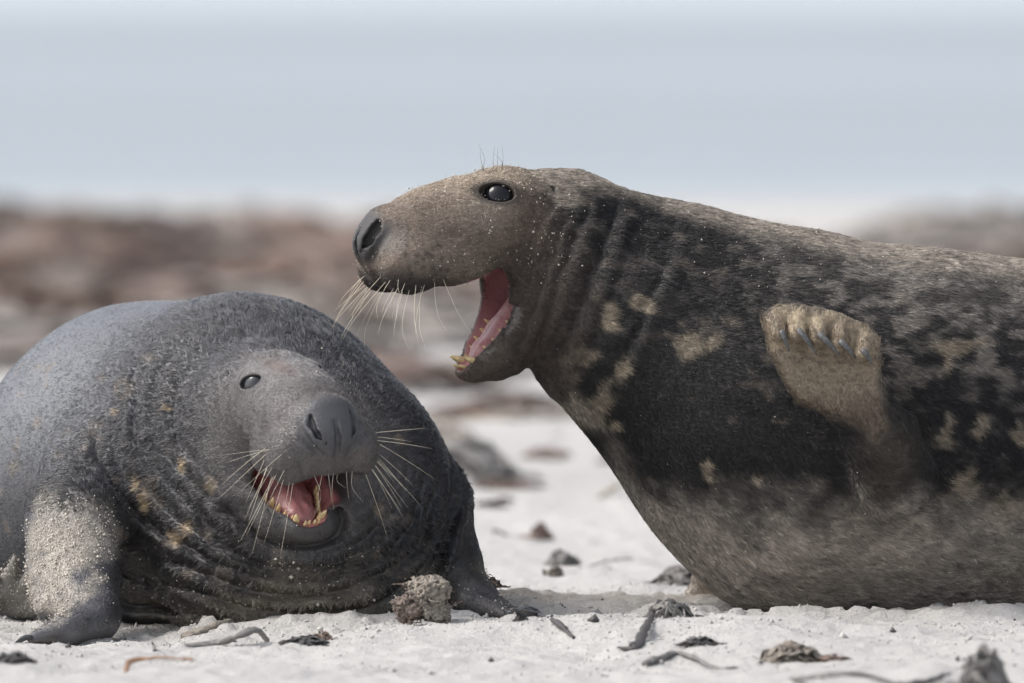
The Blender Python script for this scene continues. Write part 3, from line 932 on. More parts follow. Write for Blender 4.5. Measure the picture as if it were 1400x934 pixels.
def sdf_body_A(P):
    d = chain(P, BODY_A, 0.10, 1.0)
    d = smin(d, rcone(P, PX(350, 775, -0.12), PX(470, 775, -0.12), 124 * S, 118 * S), 0.06)
    # right fore flipper of the animal, planted at the left
    def fl(q, e):
        t = chain(q, [(PX(135, 655, -0.02), 0.10), (PX(112, 720, -0.14), 0.072), (PX(108, 790, -0.24), 0.062), (PX(122, 838, -0.32), 0.050)], 0.03)
        paw = chain(q, [(PX(128, 846, -0.34), 0.038), (PX(90, 862, -0.40), 0.024), (PX(46, 872, -0.42), 0.010)], 0.02, 1.5)
        t = smin(t, paw, 0.022)
        for k in range(4):
            t = smin(t, rcone(q, PX(110 - 6 * k, 850, -0.42 + 0.045 * k), PX(40 + 5 * k, 873, -0.47 + 0.05 * k), 0.013, 0.007), 0.008)
        edge = chain(q, [(PX(66, 690, -0.10), 0.03), (PX(62, 760, -0.20), 0.022), (PX(60, 830, -0.30), 0.012)], 0.02)
        t = smin(t, edge, 0.05)
        return smin(e, t, 0.035)
    d = local(d, P, PX(105, 770, -0.2), 0.30, fl)
    # left fore flipper, spread on the sand at the right
    def fr(q, e):
        t = chain(q, [(PX(575, 700, -0.02), 0.09), (PX(606, 770, -0.06), 0.058), (PX(640, 812, -0.12), 0.034), (PX(684, 832, -0.16), 0.016)], 0.03, 1.2)
        for k in range(4):
            t = smin(t, rcone(q, PX(640, 822, -0.06 - 0.05 * k), PX(712 - 6 * k, 838 + 1.5 * k, -0.07 - 0.07 * k), 0.018, 0.007), 0.012)
        return smin(e, t, 0.03)
    d = local(d, P, PX(640, 790, -0.1), 0.26, fr)
    # hind flipper curled round beside the flank
    def hf(q, e):
        return smin(e, hind_A(q), 0.02)
    d = local(d, P, PX(-40, 810, 0.3), 0.32, hf)
    # folds of the neck
    i = np.nonzero((P[:, 0] < 0.02) & (P[:, 0] > -0.75) & (P[:, 1] < 0.15))[0]
    if len(i):
        q = P[i]
        r_, ang, t = ring_A(q)
        r_ = r_ + 9 * noise(q, 9, 3) + 4 * noise(q, 25, 4)
        lowleft = sstep(0.2, -0.5, ang) + sstep(2.2, 2.9, ang)
        lowleft = np.clip(np.where(ang > 0, sstep(2.1, 2.9, ang), sstep(0.0, -0.7, ang)), 0, 1)
        dd = np.zeros(len(q), f32)
        for r0, a, w in ((118, 3.0, 5), (138, 3.5, 5), (156, 4.5, 6), (174, 4.5, 6), (192, 8, 7), (214, 13, 9), (243, 14, 9), (272, 12, 8)):
            mod = 0.55 + 0.6 * noise(q, 6, int(r0))
            dd += a * mod * np.exp(-((r_ - r0) / w) ** 2) - 0.6 * a * mod * np.exp(-((r_ - r0 - 1.6 * w) / (w * 1.1)) ** 2)
        upper = np.clip(sstep(0.1, 0.6, ang), 0, 1) * sstep(2.9, 2.3, ang)
        fade = sstep(0.15, 0.03, q[:, 1]) * sstep(-0.75, -0.62, q[:, 0]) * sstep(0.02, -0.03, q[:, 0])
        d[i] += fade * S * (dd * (1.25 * lowleft + 0.3 * upper) + 3.0 * fbm(q, 10, 3, 77))
    # thick neck collar round the face, then the head
    def hb(q, e):
        p = headA.to_local(q)
        e = smin(e, headA.sdf(p) * headA.sd, 0.05)
        return headA.cuts(p, e / headA.sd) * headA.sd
    d = local(d, P, headA.to_world(np.array([[-120., 0, -40]]))[0], 0.30, hb)
    if len(i):
        q = P[i]
        # crease that sets the chin off from the throat
        hp_ = headA.to_local(q); ph = headA.phi
        jd = chain(hp_, [(jp(-70, 0, -76, ph), 45), (jp(-120, 0, -73, ph), 33), (jp(-160, 0, -64, ph), 19), (jp(-168, 0, -62, ph), 16)], 10, 1.28 * headA.wj)
        low = sstep(-85, -110, hp_[:, 2]) * sstep(2, 9, np.minimum(headA.mouthcut(hp_), headA.cavity(hp_)))
        d[i] += S * low * (9 * np.exp(-((jd - 9) / 5.5) ** 2) - 4 * np.exp(-((jd - 24) / 9) ** 2) + 5 * np.exp(-((jd - 40) / 6) ** 2))
    return d

VA, FA = mesh_sdf(sdf_body_A, (-1.15, -0.62, -0.10), (0.12, 1.10, 0.62), 0.0052)
hm = np.linalg.norm(VA - headA.to_world(np.array([[-160., 0, -40]]))[0], axis=1) < 0.20
VA, FA = refine(VA, FA, hm, sdf_body_A)
NA = unit(grad(sdf_body_A, VA))

def coat_A(P, N):
    xp, yp = xy_px(P)
    hl = headA.to_local(P)
    u, v, w = hl[:, 0], np.abs(hl[:, 1]), hl[:, 2]
    r_, ang, t = ring_A(P)
    n1 = fbm(P, 12, 3, 31); n2 = fbm(P, 34, 2, 32); n3 = fbm(P, 5, 2, 33)
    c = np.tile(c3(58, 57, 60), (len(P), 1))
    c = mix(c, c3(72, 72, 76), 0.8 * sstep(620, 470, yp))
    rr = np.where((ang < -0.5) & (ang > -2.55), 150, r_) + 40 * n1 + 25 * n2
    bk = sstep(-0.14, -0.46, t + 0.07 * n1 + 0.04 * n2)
    c = mix(c, c3(102, 105, 111) * (1 + .12 * n1 + .1 * n2)[:, None], np.clip(bk, 0, 1) * sstep(760, 540, yp) * 0.95)  # sky sheen on the back painted in as a lighter bluish coat
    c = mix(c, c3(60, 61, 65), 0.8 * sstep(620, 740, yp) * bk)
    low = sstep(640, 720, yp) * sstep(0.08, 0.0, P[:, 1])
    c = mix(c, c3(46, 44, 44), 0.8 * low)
    # frosted ridges and brown tufts of the neck folds
    c = mix(c, c3(112, 102, 92), 0.55 * sstep(0.25, 0.6, n2) * sstep(110, 150, r_) * sstep(320, 280, r_) * sstep(0.1, -0.3, np.where(ang > 2.4, -1, ang)))
    for bx, by, rx, ry in ((255, 630, 8, 13), (160, 558, 8, 6), (232, 552, 9, 5), (192, 655, 8, 14), (298, 655, 7, 14), (520, 690, 9, 13), (248, 728, 10, 14), (205, 680, 9, 20), (545, 595, 7, 8), (262, 715, 7, 12)):
        c = mix(c, c3(160, 142, 116), 0.85 * sstep(.3, .75, np.exp(-(((xp + 6 * n2 - bx) / rx) ** 2 + ((yp + 6 * n1 - by) / ry) ** 2))) * (P[:, 1] < 0))
    # sand on chest and flippers
    sandy = sstep(745, 835, yp + 60 * n1 + 25 * n2) * sstep(0.1, 0.0, P[:, 1]) * sstep(150, 300, xp)
    c = mix(c, c3(128, 120, 106), 0.75 * sandy)
    lf = np.exp(-(((xp - 98) / 62) ** 4 + ((yp - 770) / 95) ** 4)) * sstep(-0.02, -0.08, P[:, 1])
    lfm = lf * sstep(0.15, 0.5, lf + 0.5 * n1 + 0.25 * n2)
    lfm = lfm * sstep(0.35, -0.15, (yp - 800) / 60 + (xp - 110) / 90 + n1) * sstep(-.5, .1, n1 + .5 * n2 + .25)
    c = mix(c, c3(80, 79, 84), 0.8 * sstep(.2, .6, lf))
    c = mix(c, c3(160, 153, 142) * (1 + .35 * n2 + .2 * fbm(P, 80, 2, 36))[:, None], 0.9 * np.clip(lfm, 0, 1))
    paw = sstep(825, 845, yp) * sstep(190, 170, xp) * (P[:, 1] < -0.2)
    c = mix(c, c3(120, 118, 118), 0.6 * paw)
    hind = sstep(0.012, 0.002, hind_A(P)) * (0.75 + 0.25 * n2)
    c = mix(c, c3(150, 145, 136), 0.85 * hind)
    rf = sstep(610, 640, xp) * sstep(780, 800, yp)
    c = mix(c, c3(84, 82, 84), 0.8 * rf)
    # face
    hmask = sstep(215, 105, np.linalg.norm((hl - [-200, 8, 0]) * [0.75, .85, 1.0], axis=1) + 14 * n1)
    face = np.tile(c3(82, 78, 77), (len(P), 1)) * (1 + 0.18 * n1)[:, None]
    face = mix(face, c3(122, 119, 118), 0.75 * sstep(52, 88, w))
    face = mix(face, c3(112, 104, 98), 0.6 * np.exp(-((v - 30) / 26) ** 2 - ((w + 8) / 40) ** 2) * sstep(-150, -200, u))
    face = mix(face, c3(98, 74, 60), 0.5 * np.exp(-((hl[:, 1] - 18) / 12) ** 2 - ((w - 84) / 9) ** 2))
    c = mix(c, face, hmask)
    nose = sstep(50, 22, np.linalg.norm((hl - [-262, 0, 16]) * [1, .66, .8], axis=1) + 5 * n2)
    c = mix(c, c3(66, 67, 71) * (1 + .2 * n2)[:, None], nose * 0.9)
    lip = sstep(6, 0, headA.mouthcut(hl)) * (np.linalg.norm(hl - [-130, 0, -80], axis=1) < 180) * (v < 80)
    c = mix(c, c3(50, 48, 49), 0.9 * lip)
    chin = sstep(40, 20, np.linalg.norm((hl - np.array(jp(-160, 0, -70, headA.phi))) * [1, .5, .8], axis=1))
    c = mix(c, c3(62, 60, 60), chin * 0.7)
    cav = np.maximum(sstep(2.5, -1.0, headA.cavity(hl)), sstep(5, 1, headA.mouthcut(hl)) * sstep(54, 44, v) * sstep(-150, -122, u)) * (np.linalg.norm(hl - [-110, 0, -75], axis=1) < 180)
    c = mix(c, c3(190, 122, 124), 0.95 * cav)
    nos = sstep(2.5, -1.5, headA.nostril(np.stack([u, v, w], 1)))
    c = mix(c, c3(26, 25, 26), nos)
    em = (np.stack([u, v, w], 1) - (np.array([-93, 52 * headA.ws, 63]) + EYE_N * 7)) @ EYE_R
    er = sstep(1.7, 1.15, np.sqrt((em[:, 0] / headA.eye[0]) ** 2 + (em[:, 2] / headA.eye[1]) ** 2)) * (np.abs(em[:, 1]) < 30)
    c = mix(c, c3(44, 41, 42), 0.85 * er)
    bare = np.clip(nose + lip + cav + nos + er + 0.8 * chin, 0, 1)
    return np.clip(c, 0.002, 1), bare, hmask, np.clip(lfm + hind, 0, 1), np.clip(bk, 0, 1), sandy

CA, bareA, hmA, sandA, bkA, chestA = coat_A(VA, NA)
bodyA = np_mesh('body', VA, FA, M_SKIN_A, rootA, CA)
tag(rootA, 'charcoal seal facing forward with broad nose and wrinkled neck, pink mouth open', 'seal', 'quarrelling seals on the sand')
xpA, ypA = xy_px(VA)
noseA = headA.to_world(np.array([[-300., 0, 10]]))[0]
dirA = unit(VA - noseA)
limb = (ypA > 690) & ((xpA < 180) | (xpA > 610))
dirA[limb] = dirA[limb] * 0.3 + np.array([0, -0.2, -1.0])
densA = np.where((xpA > -120), np.where(VA[:, 1] < 0.35, 1.0, 0.45), 0.2) * (VA[:, 2] > 0) * (1 - np.clip(bareA * 1.15, 0, 1)) * (1 - 0.45 * bkA) * (1 + 0.8 * hmA)
lenA = 0.0108 - 0.0065 * hmA - 0.0055 * bkA - 0.004 * sandA
lenA = np.where(limb, 0.0036, lenA)
lenA = np.maximum(lenA, 0.0028)
liftA = 0.30 - 0.18 * bkA - 0.15 * hmA
clA = 0.75 - 0.5 * bkA - 0.5 * hmA
fur_object('fur', VA, FA, NA, CA, 260000, densA, lenA, dirA, np.maximum(liftA, 0.08), np.where(limb, 0.0, np.maximum(clA, 0.05)), 0.012, M_FUR_A, rootA, 12, 0.3, 0.00046)
gwA = (1.4 * sandA + 0.30 * chestA + 0.001) * (VA[:, 1] < 0.3) * (VA[:, 2] > 0)
grains_object(VA, FA, NA, gwA, 5200, 0.0010, rootA, 6, 0.006)

def whiskers_A(hd, root, r):
    for sgn in (-1, 1):
        for k in range(16):
            b = np.array([-228 + 10 * (k % 5) + r.normal() * 3, (44 + 5 * (k % 5)) * 1.12, -12 - 11 * (k // 5) + r.normal() * 2]) * [1, sgn, 1]
            L = r.uniform(55, 125)
            up = 0.05 if k < 3 else -0.5 - 0.4 * (k // 5)
            dv = np.array([-0.30 + r.normal() * .12, sgn * (0.85 - 0.12 * (k // 5) + r.normal() * .1), up + r.normal() * .14])
            dv /= np.linalg.norm(dv)
            sag = np.array([0.1, 0, -0.14 * r.random()])
            p = [b, b + dv * L * 0.4, b + dv * L * 0.75 + sag * L * .2, b + dv * L + sag * L * .5]
            make_whisker(root, hd.to_world(np.array(p)), 0.0005)
    for k in range(7):
        b = np.array([-252 + r.normal() * 4, -26 + 9 * k, -52.0])
        L = r.uniform(22, 60)
        p = [b, b + np.array([-8, r.normal() * 4, -L * .5]), b + np.array([-6, r.normal() * 8 - (3 - k) * 3, -L])]
        make_whisker(root, hd.to_world(np.array(p)), 0.00042)
    for k in range(5):
        b = np.array([-100 + 3 * k, 16 + r.normal() * 10, 95.0]); L = r.uniform(14, 26)
        make_whisker(root, hd.to_world(np.array([b, b + [r.normal() * 3, 3, L * .5], b + [r.normal() * 5, 8, L]])), 0.00045, M_HAIRDARK, 'brow_hair')

head_pieces(headA, rootA, {'eye': M_EYE_A, 'tongue': M_TONGUE}, whiskers_A, 4)
for k in range(4):
    a = PX(708 - 6 * k, 836 + 1.5 * k, -0.07 - 0.07 * k); b = a + np.array([0.045, -0.012, -0.008])
    P_ = spline([a, (a + b) / 2 + np.array([0, 0, .008]), b], 7)
    V, F = tube(P_, np.array([.006, .0062, .0056, .0048, .0038, .0024, .0008]), 7)
    np_mesh('claw', V, F, M_CLAW, rootA)
for k in range(4):
    a = PX(44 + 5 * k, 872, -0.47 + 0.05 * k); b = a + np.array([-0.03, -0.006, -0.01])
    P_ = spline([a, (a + b) / 2 + np.array([0, 0, .005]), b], 6)
    V, F = tube(P_, np.array([.005, .005, .0044, .0036, .0024, .0008]), 7)
    np_mesh('claw', V, F, M_CLAW, rootA)

# ================================================================== wrack: kelp, stalks, clods on the sand
def GP(px, py, lift=0.0):
    """a point on the sand seen at that photo pixel"""
    Y = GY(py); p = PX(px, py, Y)
    for _ in range(3):
        z = float(sand_height([p[0]], [p[1]])[0])
        Y = (CAM_H - z) / math.tan(math.atan((py - 467.0) / FPX) + PITCH) - DIST
        p = PX(px, py, Y)
    z = float(sand_height([p[0]], [p[1]])[0])
    return np.array([p[0], p[1], z + lift])

M_KELP = [material('kelp_brown', (0.12, 0.085, 0.066), 0.5, var=(30, 0.5), bump=[(60, 0.6, 0.01)]),
          material('kelp_red_brown', (0.155, 0.105, 0.083), 0.55, var=(30, 0.45), bump=[(60, 0.6, 0.01)]),
          material('kelp_grey_dry', (0.25, 0.225, 0.205), 0.7, var=(40, 0.4), bump=[(80, 0.6, 0.01)])]
M_WEED_GREY = material('weed_grey', (0.17, 0.16, 0.15), 0.65, var=(90, 0.5), bump=[(160, 0.6, 0.004)])
M_WEED_DARK = material('weed_dark', (0.06, 0.056, 0.055), 0.55, var=(90, 0.5), bump=[(160, 0.6, 0.004)])
M_WEED_ORANGE = material('weed_orange', (0.20, 0.105, 0.045), 0.5, var=(70, 0.5), bump=[(160, 0.5, 0.004)])
M_STALK = material('stalk_tan', (0.24, 0.18, 0.12), 0.6, var=(50, 0.4), bump=[(120, 0.5, 0.004)])
M_HOLD_SAND = material('holdfast_sandy', (0.25, 0.22, 0.185), 0.85, var=(110, 0.45), bump=[(220, 0.9, 0.006)])
M_HOLD_RED = material('holdfast_red_brown', (0.15, 0.115, 0.095), 0.7, var=(110, 0.5), bump=[(220, 0.9, 0.006)])
M_CLOD = material('damp_clod', (0.16, 0.14, 0.12), 0.85, var=(60, 0.4), bump=[(90, 0.9, 0.01)])

def ribbon(r, length, width, height, spread):
    """one crumpled kelp blade lying over a heap"""
    n = 9
    a = r.uniform(0, 2 * math.pi); th = a + r.uniform(-1.2, 1.2) + math.pi / 2
    c = np.array([math.cos(a), math.sin(a)]) * spread * math.sqrt(r.random())
    t = np.linspace(-0.5, 0.5, n)
    bend = r.normal() * 0.8
    xy = c[None] + length * np.stack([np.cos(th + bend * t) * t, np.sin(th + bend * t) * t], 1)
    rr = np.linalg.norm(xy, axis=1) / spread
    z = height * np.maximum(0, 1 - rr ** 2 * 0.75) * r.uniform(0.35, 1.0) + 0.25 * height * np.abs(np.sin(t * r.uniform(4, 11) + r.uniform(0, 6))) * r.random()
    z = np.maximum(z, width * 0.15)
    P = np.column_stack([xy, z])
    nrm = unit(r.normal(size=(1, 3)) * 0.6 + np.array([[0, 0, 1.0]]))[0]
    w = width * (0.5 + 0.7 * np.sin(np.linspace(0.3, 2.9, n))) * (0.8 + 0.4 * r.random(n))
    return tube(P, w, 6, 0.16, nrm)

def pile(seed, blades, spread, height, length, width, dome=True):
    r = np.random.default_rng(seed)
    V, F = [], []; o = 0
    if dome:
        nu, nv = 28, 9
        vv = []
        for j in range(nv + 1):
            f = j / nv
            for i in range(nu):
                a = 2 * math.pi * i / nu
                vv.append((math.cos(a) * f * spread, math.sin(a) * f * spread, 0))
        vv = np.array(vv)
        rr = np.linalg.norm(vv, axis=1) / spread
        nn = fbm(vv + seed * 3.1, 3.0 / spread, 3, seed)
        vv[:, 2] = height * (0.75 * (1 - rr ** 2) + 0.35 * nn * (1 - rr ** 3)) - 0.02 * height
        vv[:, :2] *= (1 + 0.22 * nn)[:, None]
        F += [(j * nu + i, j * nu + (i + 1) % nu, (j + 1) * nu + (i + 1) % nu, (j + 1) * nu + i)[::-1] for j in range(nv) for i in range(nu)]
        V.append(vv); o = len(vv)
    for k in range(blades):
        v, f = ribbon(r, length * r.uniform(0.5, 1.3), width * r.uniform(0.5, 1.4), height, spread)
        V.append(v); F += [tuple(q + o for q in t) for t in f]; o += len(v)
    return np.concatenate(V), F

def pile_mesh(name, *a, mat=None, **k):
    V, F = pile(*a, **k)
    me = bpy.data.meshes.new(name); me.from_pydata([tuple(map(float, v)) for v in V], [], F); me.update()
    me.polygons.foreach_set("use_smooth", np.ones(len(me.polygons), bool))
    me.materials.append(mat)
    return me

def put(name, me, loc, rz=0.0, sc=(1, 1, 1)):
    o = link(bpy.data.objects.new(name, me))
    o.location = tuple(map(float, loc)); o.rotation_euler = (0, 0, rz); o.scale = sc
    return o

# bank of kelp heaps along the water's edge
heap_meshes = [pile_mesh('kelp_heap', 200 + k, 70, 0.45, 0.13, 0.55, 0.045, mat=M_KELP[k % 3]) for k in range(6)]
HL = ['brown kelp heap in the wrack bank at the water\'s edge', 'red brown kelp heap in the wrack bank at the water\'s edge', 'dry grey kelp heap in the wrack bank at the water\'s edge']
rk = np.random.default_rng(77)
heap_rows = []
for k in range(340):
    Y = rk.uniform(12, 31)
    halfw = 0.85 * (Y + DIST) / DIST + 2.6
    x = rk.uniform(-halfw, halfw)
    xpix = 700 + x / (Y + DIST) * FPX
    yg = 9 + FPX * CAM_H / (Y + DIST)
    if xpix > 880 and rk.random() < 0.6: continue
    if (((xpix - 335) / 110) ** 2 + ((yg - 385) / 32) ** 2 < 1) or (((xpix - 50) / 80) ** 2 + ((yg - 520) / 40) ** 2 < 1) or (xpix > 560 and yg > 455) or (xpix < 560 and yg > 490 and rk.random() < 0.6): continue
    heap_rows.append((x, Y, rk.uniform(0.4, 1.0)))
for xpix in np.arange(-660, 2100, 75):
    Y = rk.uniform(27.5, 32.5)
    if 960 < xpix < 1180 and rk.random() < 0.7: continue
    heap_rows.append(((xpix - 700 + rk.uniform(-25, 25)) / FPX * (Y + DIST), Y, rk.uniform(0.8, 1.35)))
for j, (x, Y, sc) in enumerate(heap_rows):
    k = int(rk.integers(0, 6))
    if x > 0.5 and rk.random() < 0.35: k = 2
    if x > 0.5: sc *= 0.8
    o = put('kelp_heap', heap_meshes[k], (x, Y, float(sand_height([x], [Y])[0])), rk.uniform(0, 6.28), (sc * rk.uniform(.8, 1.3), sc, min(sc, 1.0) * rk.uniform(0.6, 1.1)))
    tag(o, HL[k % 3], 'kelp', 'kelp heaps of the wrack bank')

# smaller clumps on the sand between the animals and the bank
small_meshes = [pile_mesh('kelp_clump', 300 + k, 26, 0.075, 0.05, 0.12, 0.011, mat=(M_KELP[0], M_KELP[1], M_KELP[2], M_WEED_GREY)[k]) for k in range(4)]
def clump(px, py, k, sc, label, name='kelp_clump', group=None, squash=1.0):
    p = GP(px, py)
    o = put(name, small_meshes[k], p, px * 0.7, (sc, sc, sc * squash))
    tag(o, label, 'kelp', group)
    return o
clump(632, 655, 3, 1.5, 'blurred grey kelp clump on the sand behind the seal with the wrinkled neck')
clump(690, 668, 0, 0.9, 'flat dark kelp clump on the sand between the two seals', squash=0.5)
clump(750, 626, 1, 0.7, 'reddish kelp scrap on the far sand between the two seals', squash=0.6)
clump(612, 620, 2, 1.2, 'pale grey kelp clump behind the shoulder of the wrinkled seal')
clump(768, 766, 3, 0.42, 'rounded grey kelp knot on the sand right of the red stalked kelp', squash=1.3)
clump(932, 797, 3, 0.60, 'grey kelp clump lying against the chest of the mottled seal')
rs = np.random.default_rng(5)
for k in range(26):
    px = rs.uniform(560, 960) if k < 14 else rs.uniform(-50, 1450)
    py = rs.uniform(560, 720) if k < 14 else rs.uniform(430, 560)
    clump(px, py, int(rs.integers(0, 4)), rs.uniform(0.18, 0.5), 'small kelp scrap scattered on the open sand beyond the seals', group='kelp scraps on the open sand', squash=0.6)

for k in range(44):
    px = rs.uniform(430, 830) if k < 34 else rs.uniform(-40, 480)
    clump(px, rs.uniform(440, 580) if k < 34 else rs.uniform(440, 520), int(rs.integers(0, 4)), rs.uniform(0.8, 2.0), 'low kelp clump strewn on the sand in front of the wrack bank', group='low kelp clumps before the wrack bank', squash=0.45)

def strap(name, pix, widths, mat, label, cat='kelp', lifts=None, flat=0.35, sides=8, seed=1, n=26, group=None, parent=None):
    """a stalk or strap lying on the sand through the given photo pixels"""
    lifts = lifts or [0.004] * len(pix)
    base = max(y for _, y in pix)
    P = np.array([GP(x, base - 0.25 * (base - y), 0.75 * (base - y) * S * 0.9 + 0.35 * l) for (x, y), l in zip(pix, lifts)])
    o0 = P.mean(0); o0[2] = P[:, 2].min()
    C = spline(P, n)
    w = np.interp(np.linspace(0, 1, n), np.linspace(0, 1, len(widths)), widths)
    w = 0.72 * w * (1 + 0.35 * noise(C, 45, seed + int(abs(pix[0][0]))))
    V, F = tube(C, w, sides, flat, (0.1, -0.35, 1.0))
    V = V + 0.3 * np.mean(widths) * np.stack([noise(V, 90, seed + k) for k in range(3)], 1)
    root = bpy.data.objects.new(name, None) if False else None
    me = bpy.data.meshes.new(name); me.from_pydata([tuple(map(float, v - o0)) for v in V], [], F); me.update()
    me.polygons.foreach_set("use_smooth", np.ones(len(me.polygons), bool)); me.materials.append(mat)
    ob = link(bpy.data.objects.new(name, me)); ob.location = tuple(map(float, o0))
    tag(ob, label, cat, group)
    return ob

strap('kelp_stalk', [(585, 580), (640, 578), (700, 580), (775, 577)], [.012, .016, .018, .008], M_STALK, 'long tan kelp stalk lying on the far sand between the seals', lifts=[.02, .03, .03, .02])
strap('kelp_stalk', [(820, 690), (842, 681), (862, 673)], [.008, .010, .004], M_STALK, 'short tan stalk slanting on the sand near the mottled seal\'s chest', lifts=[.01, .02, .03])
o = strap('kelp_stalk', [(676, 738), (678, 730), (700, 741), (738, 738)], [.005, .006, .008, .012], M_KELP[1], 'red brown kelp stalk with a knotted head on the sand', lifts=[.012, .014, .012, .02])
me = small_meshes[1]
kn = link(bpy.data.objects.new('knot', me), o)
kn.location = tuple(map(float, GP(738, 738) - np.array(o.location))); kn.scale = (.27, .27, .62)
strap('kelp_stalk', [(800, 768), (850, 764), (900, 768)], [.004, .006, .003], M_WEED_GREY, 'thin grey stalk flat on the sand behind the mottled seal\'s chest')
strap('weed_strap', [(255, 888), (300, 884), (322, 874), (345, 868), (357, 872), (366, 882)], [.009, .012, .011, .010, .009, .005], M_WEED_GREY, 'grey twisted weed strap with a hooked end in front of the wrinkled seal', lifts=[.004, .006, .012, .016, .012, .006], flat=0.6)
strap('weed_strap', [(252, 866), (290, 858), (330, 859), (360, 860)], [.012, .012, .009, .004], M_HOLD_SAND, 'sand coated grey strap tucked under the wrinkled seal\'s chest', lifts=[.006, .010, .010, .006], flat=0.5)
strap('weed_spike', [(211, 893), (209, 888), (207, 880)], [.004, .0035, .001], M_WEED_GREY, 'tiny grey spike sticking up from the sand', lifts=[0, .012, .026], flat=0.8)
strap('weed_strap', [(172, 919), (178, 907), (210, 902), (262, 903)], [.004, .007, .008, .005], M_WEED_ORANGE, 'orange brown weed strip draped over the sand', lifts=[.002, .012, .014, .012], flat=0.35)
strap('weed_strap', [(700, 832), (735, 843), (765, 850), (785, 853)], [.006, .009, .009, .004], M_WEED_DARK, 'dark weed strap running from the spread flipper of the wrinkled seal', lifts=[.012, .012, .010, .004], flat=0.6)
strap('weed_strap', [(846, 868), (870, 862), (892, 857)], [.006, .014, .008], M_WEED_DARK, 'short dark weed flake on the bright sand', lifts=[.004, .008, .010], flat=0.3)
strap('weed_strap', [(795, 858), (812, 853), (826, 857)], [.004, .010, .004], M_WEED_DARK, 'small dark weed flake half buried in the sand', lifts=[.003, .006, .003], flat=0.3)
strap('weed_strap', [(882, 878), (930, 882), (980, 882), (1008, 880)], [.010, .007, .006, .003], M_WEED_GREY, 'straight grey stem lying below the feathery weed', lifts=[.006, .008, .008, .006], flat=0.7)
strap('kelp_stalk', [(1080, 940), (1105, 920), (1150, 914), (1190, 922), (1225, 930)], [.006, .007, .007, .006, .005], M_WEED_GREY, 'blurred arched grey stalk on the foreground sand', lifts=[.0, .012, .018, .012, .004], flat=0.8)
strap('kelp_stalk', [(1225, 934), (1262, 930), (1300, 926)], [.010, .008, .004], M_WEED_DARK, 'blurred dark stub beside the arched stalk', lifts=[.004, .006, .006], flat=0.8)
fore = [pile_mesh('weed_clump', 400 + k, 34, 0.055, 0.035, 0.09, 0.0055, mat=(M_WEED_GREY, M_WEED_DARK, M_HOLD_SAND, M_KELP[1])[k]) for k in range(4)]
for (px, py, k, sx_, sz_, label) in [(915, 862, 0, 0.62, 0.9, 'feathery grey weed clump on the bright sand in front of the seals'),
                                    (955, 868, 1, 0.5, 0.4, 'low dark weed tuft beside the feathery weed'),
                                    (1080, 874, 2, 0.8, 0.8, 'sandy weed mound below the belly of the mottled seal'),
                                    (1140, 886, 3, 0.5, 0.3, 'thin reddish weed scraps beside the sandy weed mound'),
                                    (415, 892, 1, 0.62, 0.4, 'dark curled weed scraps on the sand right of the hooked strap'),
                                    (440, 886, 3, 0.3, 0.5, 'small rusty weed curl on the sand'),
                                    (16, 908, 1, 0.5, 0.45, 'dark weed scraps left of the orange strip'),
                                    (1345, 938, 0, 0.62, 1.7, 'blurred grey weed lump standing on the foreground sand'),
                                    (1330, 906, 3, 0.3, 0.4, 'small brown weed crumb behind the grey weed lump'),
                                    (712, 852, 1, 0.18, 0.5, 'small dark weed crumb beside the pushed up sand'),
                                    (668, 806, 3, 0.36, 0.55, 'tiny brown leafy weed sprig along the wrist of the spread flipper')]:
    p = GP(px, py)
    if px == 668: p = PX(668, 803, -0.11)
    ob = put('weed_clump', fore[k], p, px * 0.3, (sx_, sx_, sz_)); tag(ob, label, 'weed')
p = GP(757, 800); V, F = pile(501, 3, 0.022, 0.024, 0.03, 0.005)
tag(put('sand_clod', pile_mesh('sand_clod', 501, 3, 0.019, 0.022, 0.03, 0.004, mat=M_CLOD), p), 'small grey clod on the churned sand between the seals', 'clod')

# kelp holdfast in front of the wrinkled seal: sandy crown, red brown branching lower half, stump
hp = GP(580, 852); hp[1] -= 0.0
holdfast = empty('kelp_holdfast', tuple(map(float, hp)))
holdfast.scale = (0.86, 0.86, 0.86)
tag(holdfast, 'sand crusted kelp holdfast on a short red brown stalk beside the spread flipper', 'kelp')
def crumple(c, R, seed, amp, freq, name, mat):
    def sd(P):
        d = ellipsoid(P, c, R)
        return d + amp * (0.8 * noise(P, freq * 0.55, seed) + 0.6 * np.abs(noise(P, freq * 1.3, seed + 4)) + 0.5 * noise(P, freq * 2.8, seed + 1)) - amp * .3
    V, F = mesh_sdf(sd, np.array(c) - np.array(R) * 1.5, np.array(c) + np.array(R) * 1.5, 0.0022, project=1)
    return np_mesh(name, V, F, mat, holdfast)
crumple(hp + np.array([0.008, 0, 0.062]), (0.038, 0.032, 0.030), 3, 0.010, 75, 'crown', M_HOLD_SAND)
crumple(hp + np.array([-0.028, -0.008, 0.030]), (0.028, 0.026, 0.020), 8, 0.010, 90, 'lower_mass', M_HOLD_RED)
crumple(hp + np.array([0.016, 0.0, 0.030]), (0.032, 0.028, 0.022), 9, 0.010, 80, 'lower_mass', M_HOLD_SAND)
rh = np.random.default_rng(21)
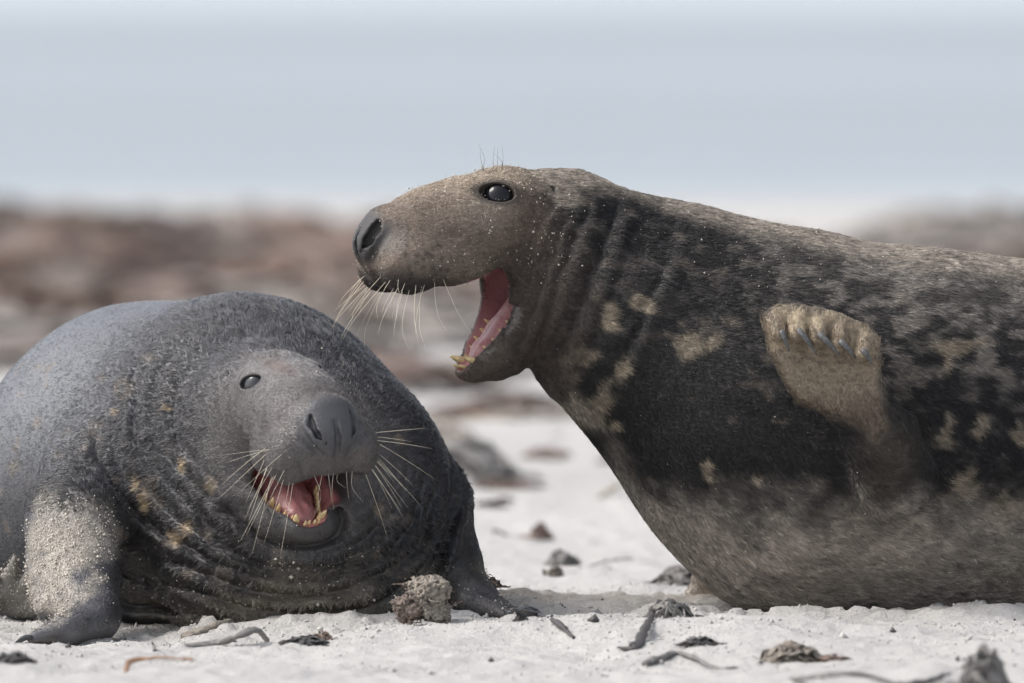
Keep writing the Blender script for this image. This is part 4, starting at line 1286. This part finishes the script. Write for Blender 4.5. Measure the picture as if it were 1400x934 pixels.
for k in range(26):
    a = rh.uniform(0, 6.28); b0 = hp + np.array([0.04 * math.cos(a), 0.03 * math.sin(a), rh.uniform(0.01, 0.08)])
    L = rh.uniform(0.012, 0.035)
    dv = np.array([math.cos(a) * .7 + rh.normal() * .3, math.sin(a) * .5 + rh.normal() * .3, rh.normal() * .5])
    P_ = spline([b0, b0 + dv * L * .5 + rh.normal(size=3) * .003, b0 + dv * L + rh.normal(size=3) * .006], 6)
    P_[:, 2] = np.maximum(P_[:, 2], hp[2] + 0.002)
    V, F = tube(P_, np.linspace(.0022, .0008, 6), 5)
    np_mesh('root_strand', V, F, M_HOLD_RED if k % 3 else M_HOLD_SAND, holdfast)
V, F = tube(spline([hp + np.array([-.022, -.01, .025]), hp + np.array([-.026, -.015, .01]), hp + np.array([-.028, -.02, -.012])], 6), np.full(6, .006), 8)
np_mesh('stalk', V, F, M_HOLD_RED, holdfast)

# crumbs of sand, shell and weed too small to pick apart
def crumbs(name, n, size, box, mat, seed, label):
    r = np.random.default_rng(seed)
    x = r.uniform(box[0], box[1], n); y = r.uniform(box[2], box[3], n)
    keep = noise(np.stack([x, y, 0 * x], 1), 5, seed) + 0.5 * r.random(n) > 0.1
    x, y = x[keep], y[keep]; n = len(x)
    sz = size * np.exp(r.normal(size=n) * 0.5)
    z = sand_height(x, y) + sz * 0.25
    o = unit(np.array([[1, 0, 0], [-1, 0, 0], [0, 1, 0], [0, -1, 0], [0, 0, 1], [0, 0, -1]], float))
    tr = np.array([[0, 2, 4], [2, 1, 4], [1, 3, 4], [3, 0, 4], [2, 0, 5], [1, 2, 5], [3, 1, 5], [0, 3, 5]])
    sc = sz[:, None, None] * (0.6 + 0.8 * r.random((n, 6, 1)))
    VV = (np.stack([x, y, z], 1)[:, None] + o[None] * sc).reshape(-1, 3)
    FF = (np.arange(n)[:, None, None] * 6 + tr[None]).reshape(-1, 3)
    ob = np_mesh(name, VV, FF, mat, None, smooth=True)
    tag(ob, label, None, None, 'stuff')
M_CRUMB = material('sand_crumb', (0.45, 0.435, 0.41), 0.9, var=(80, 0.3), bump=[(300, 0.6, 0.003)])
crumbs('sand_crumbs', 30000, 0.0012, (-1.2, 1.2, -1.6, 1.2), M_CRUMB, 41, 'crumbs of pale sand strewn over the beach')
crumbs('weed_crumbs', 420, 0.0022, (-1.2, 1.2, -1.8, 2.5), M_WEED_DARK, 43, 'dark specks of weed strewn over the beach')
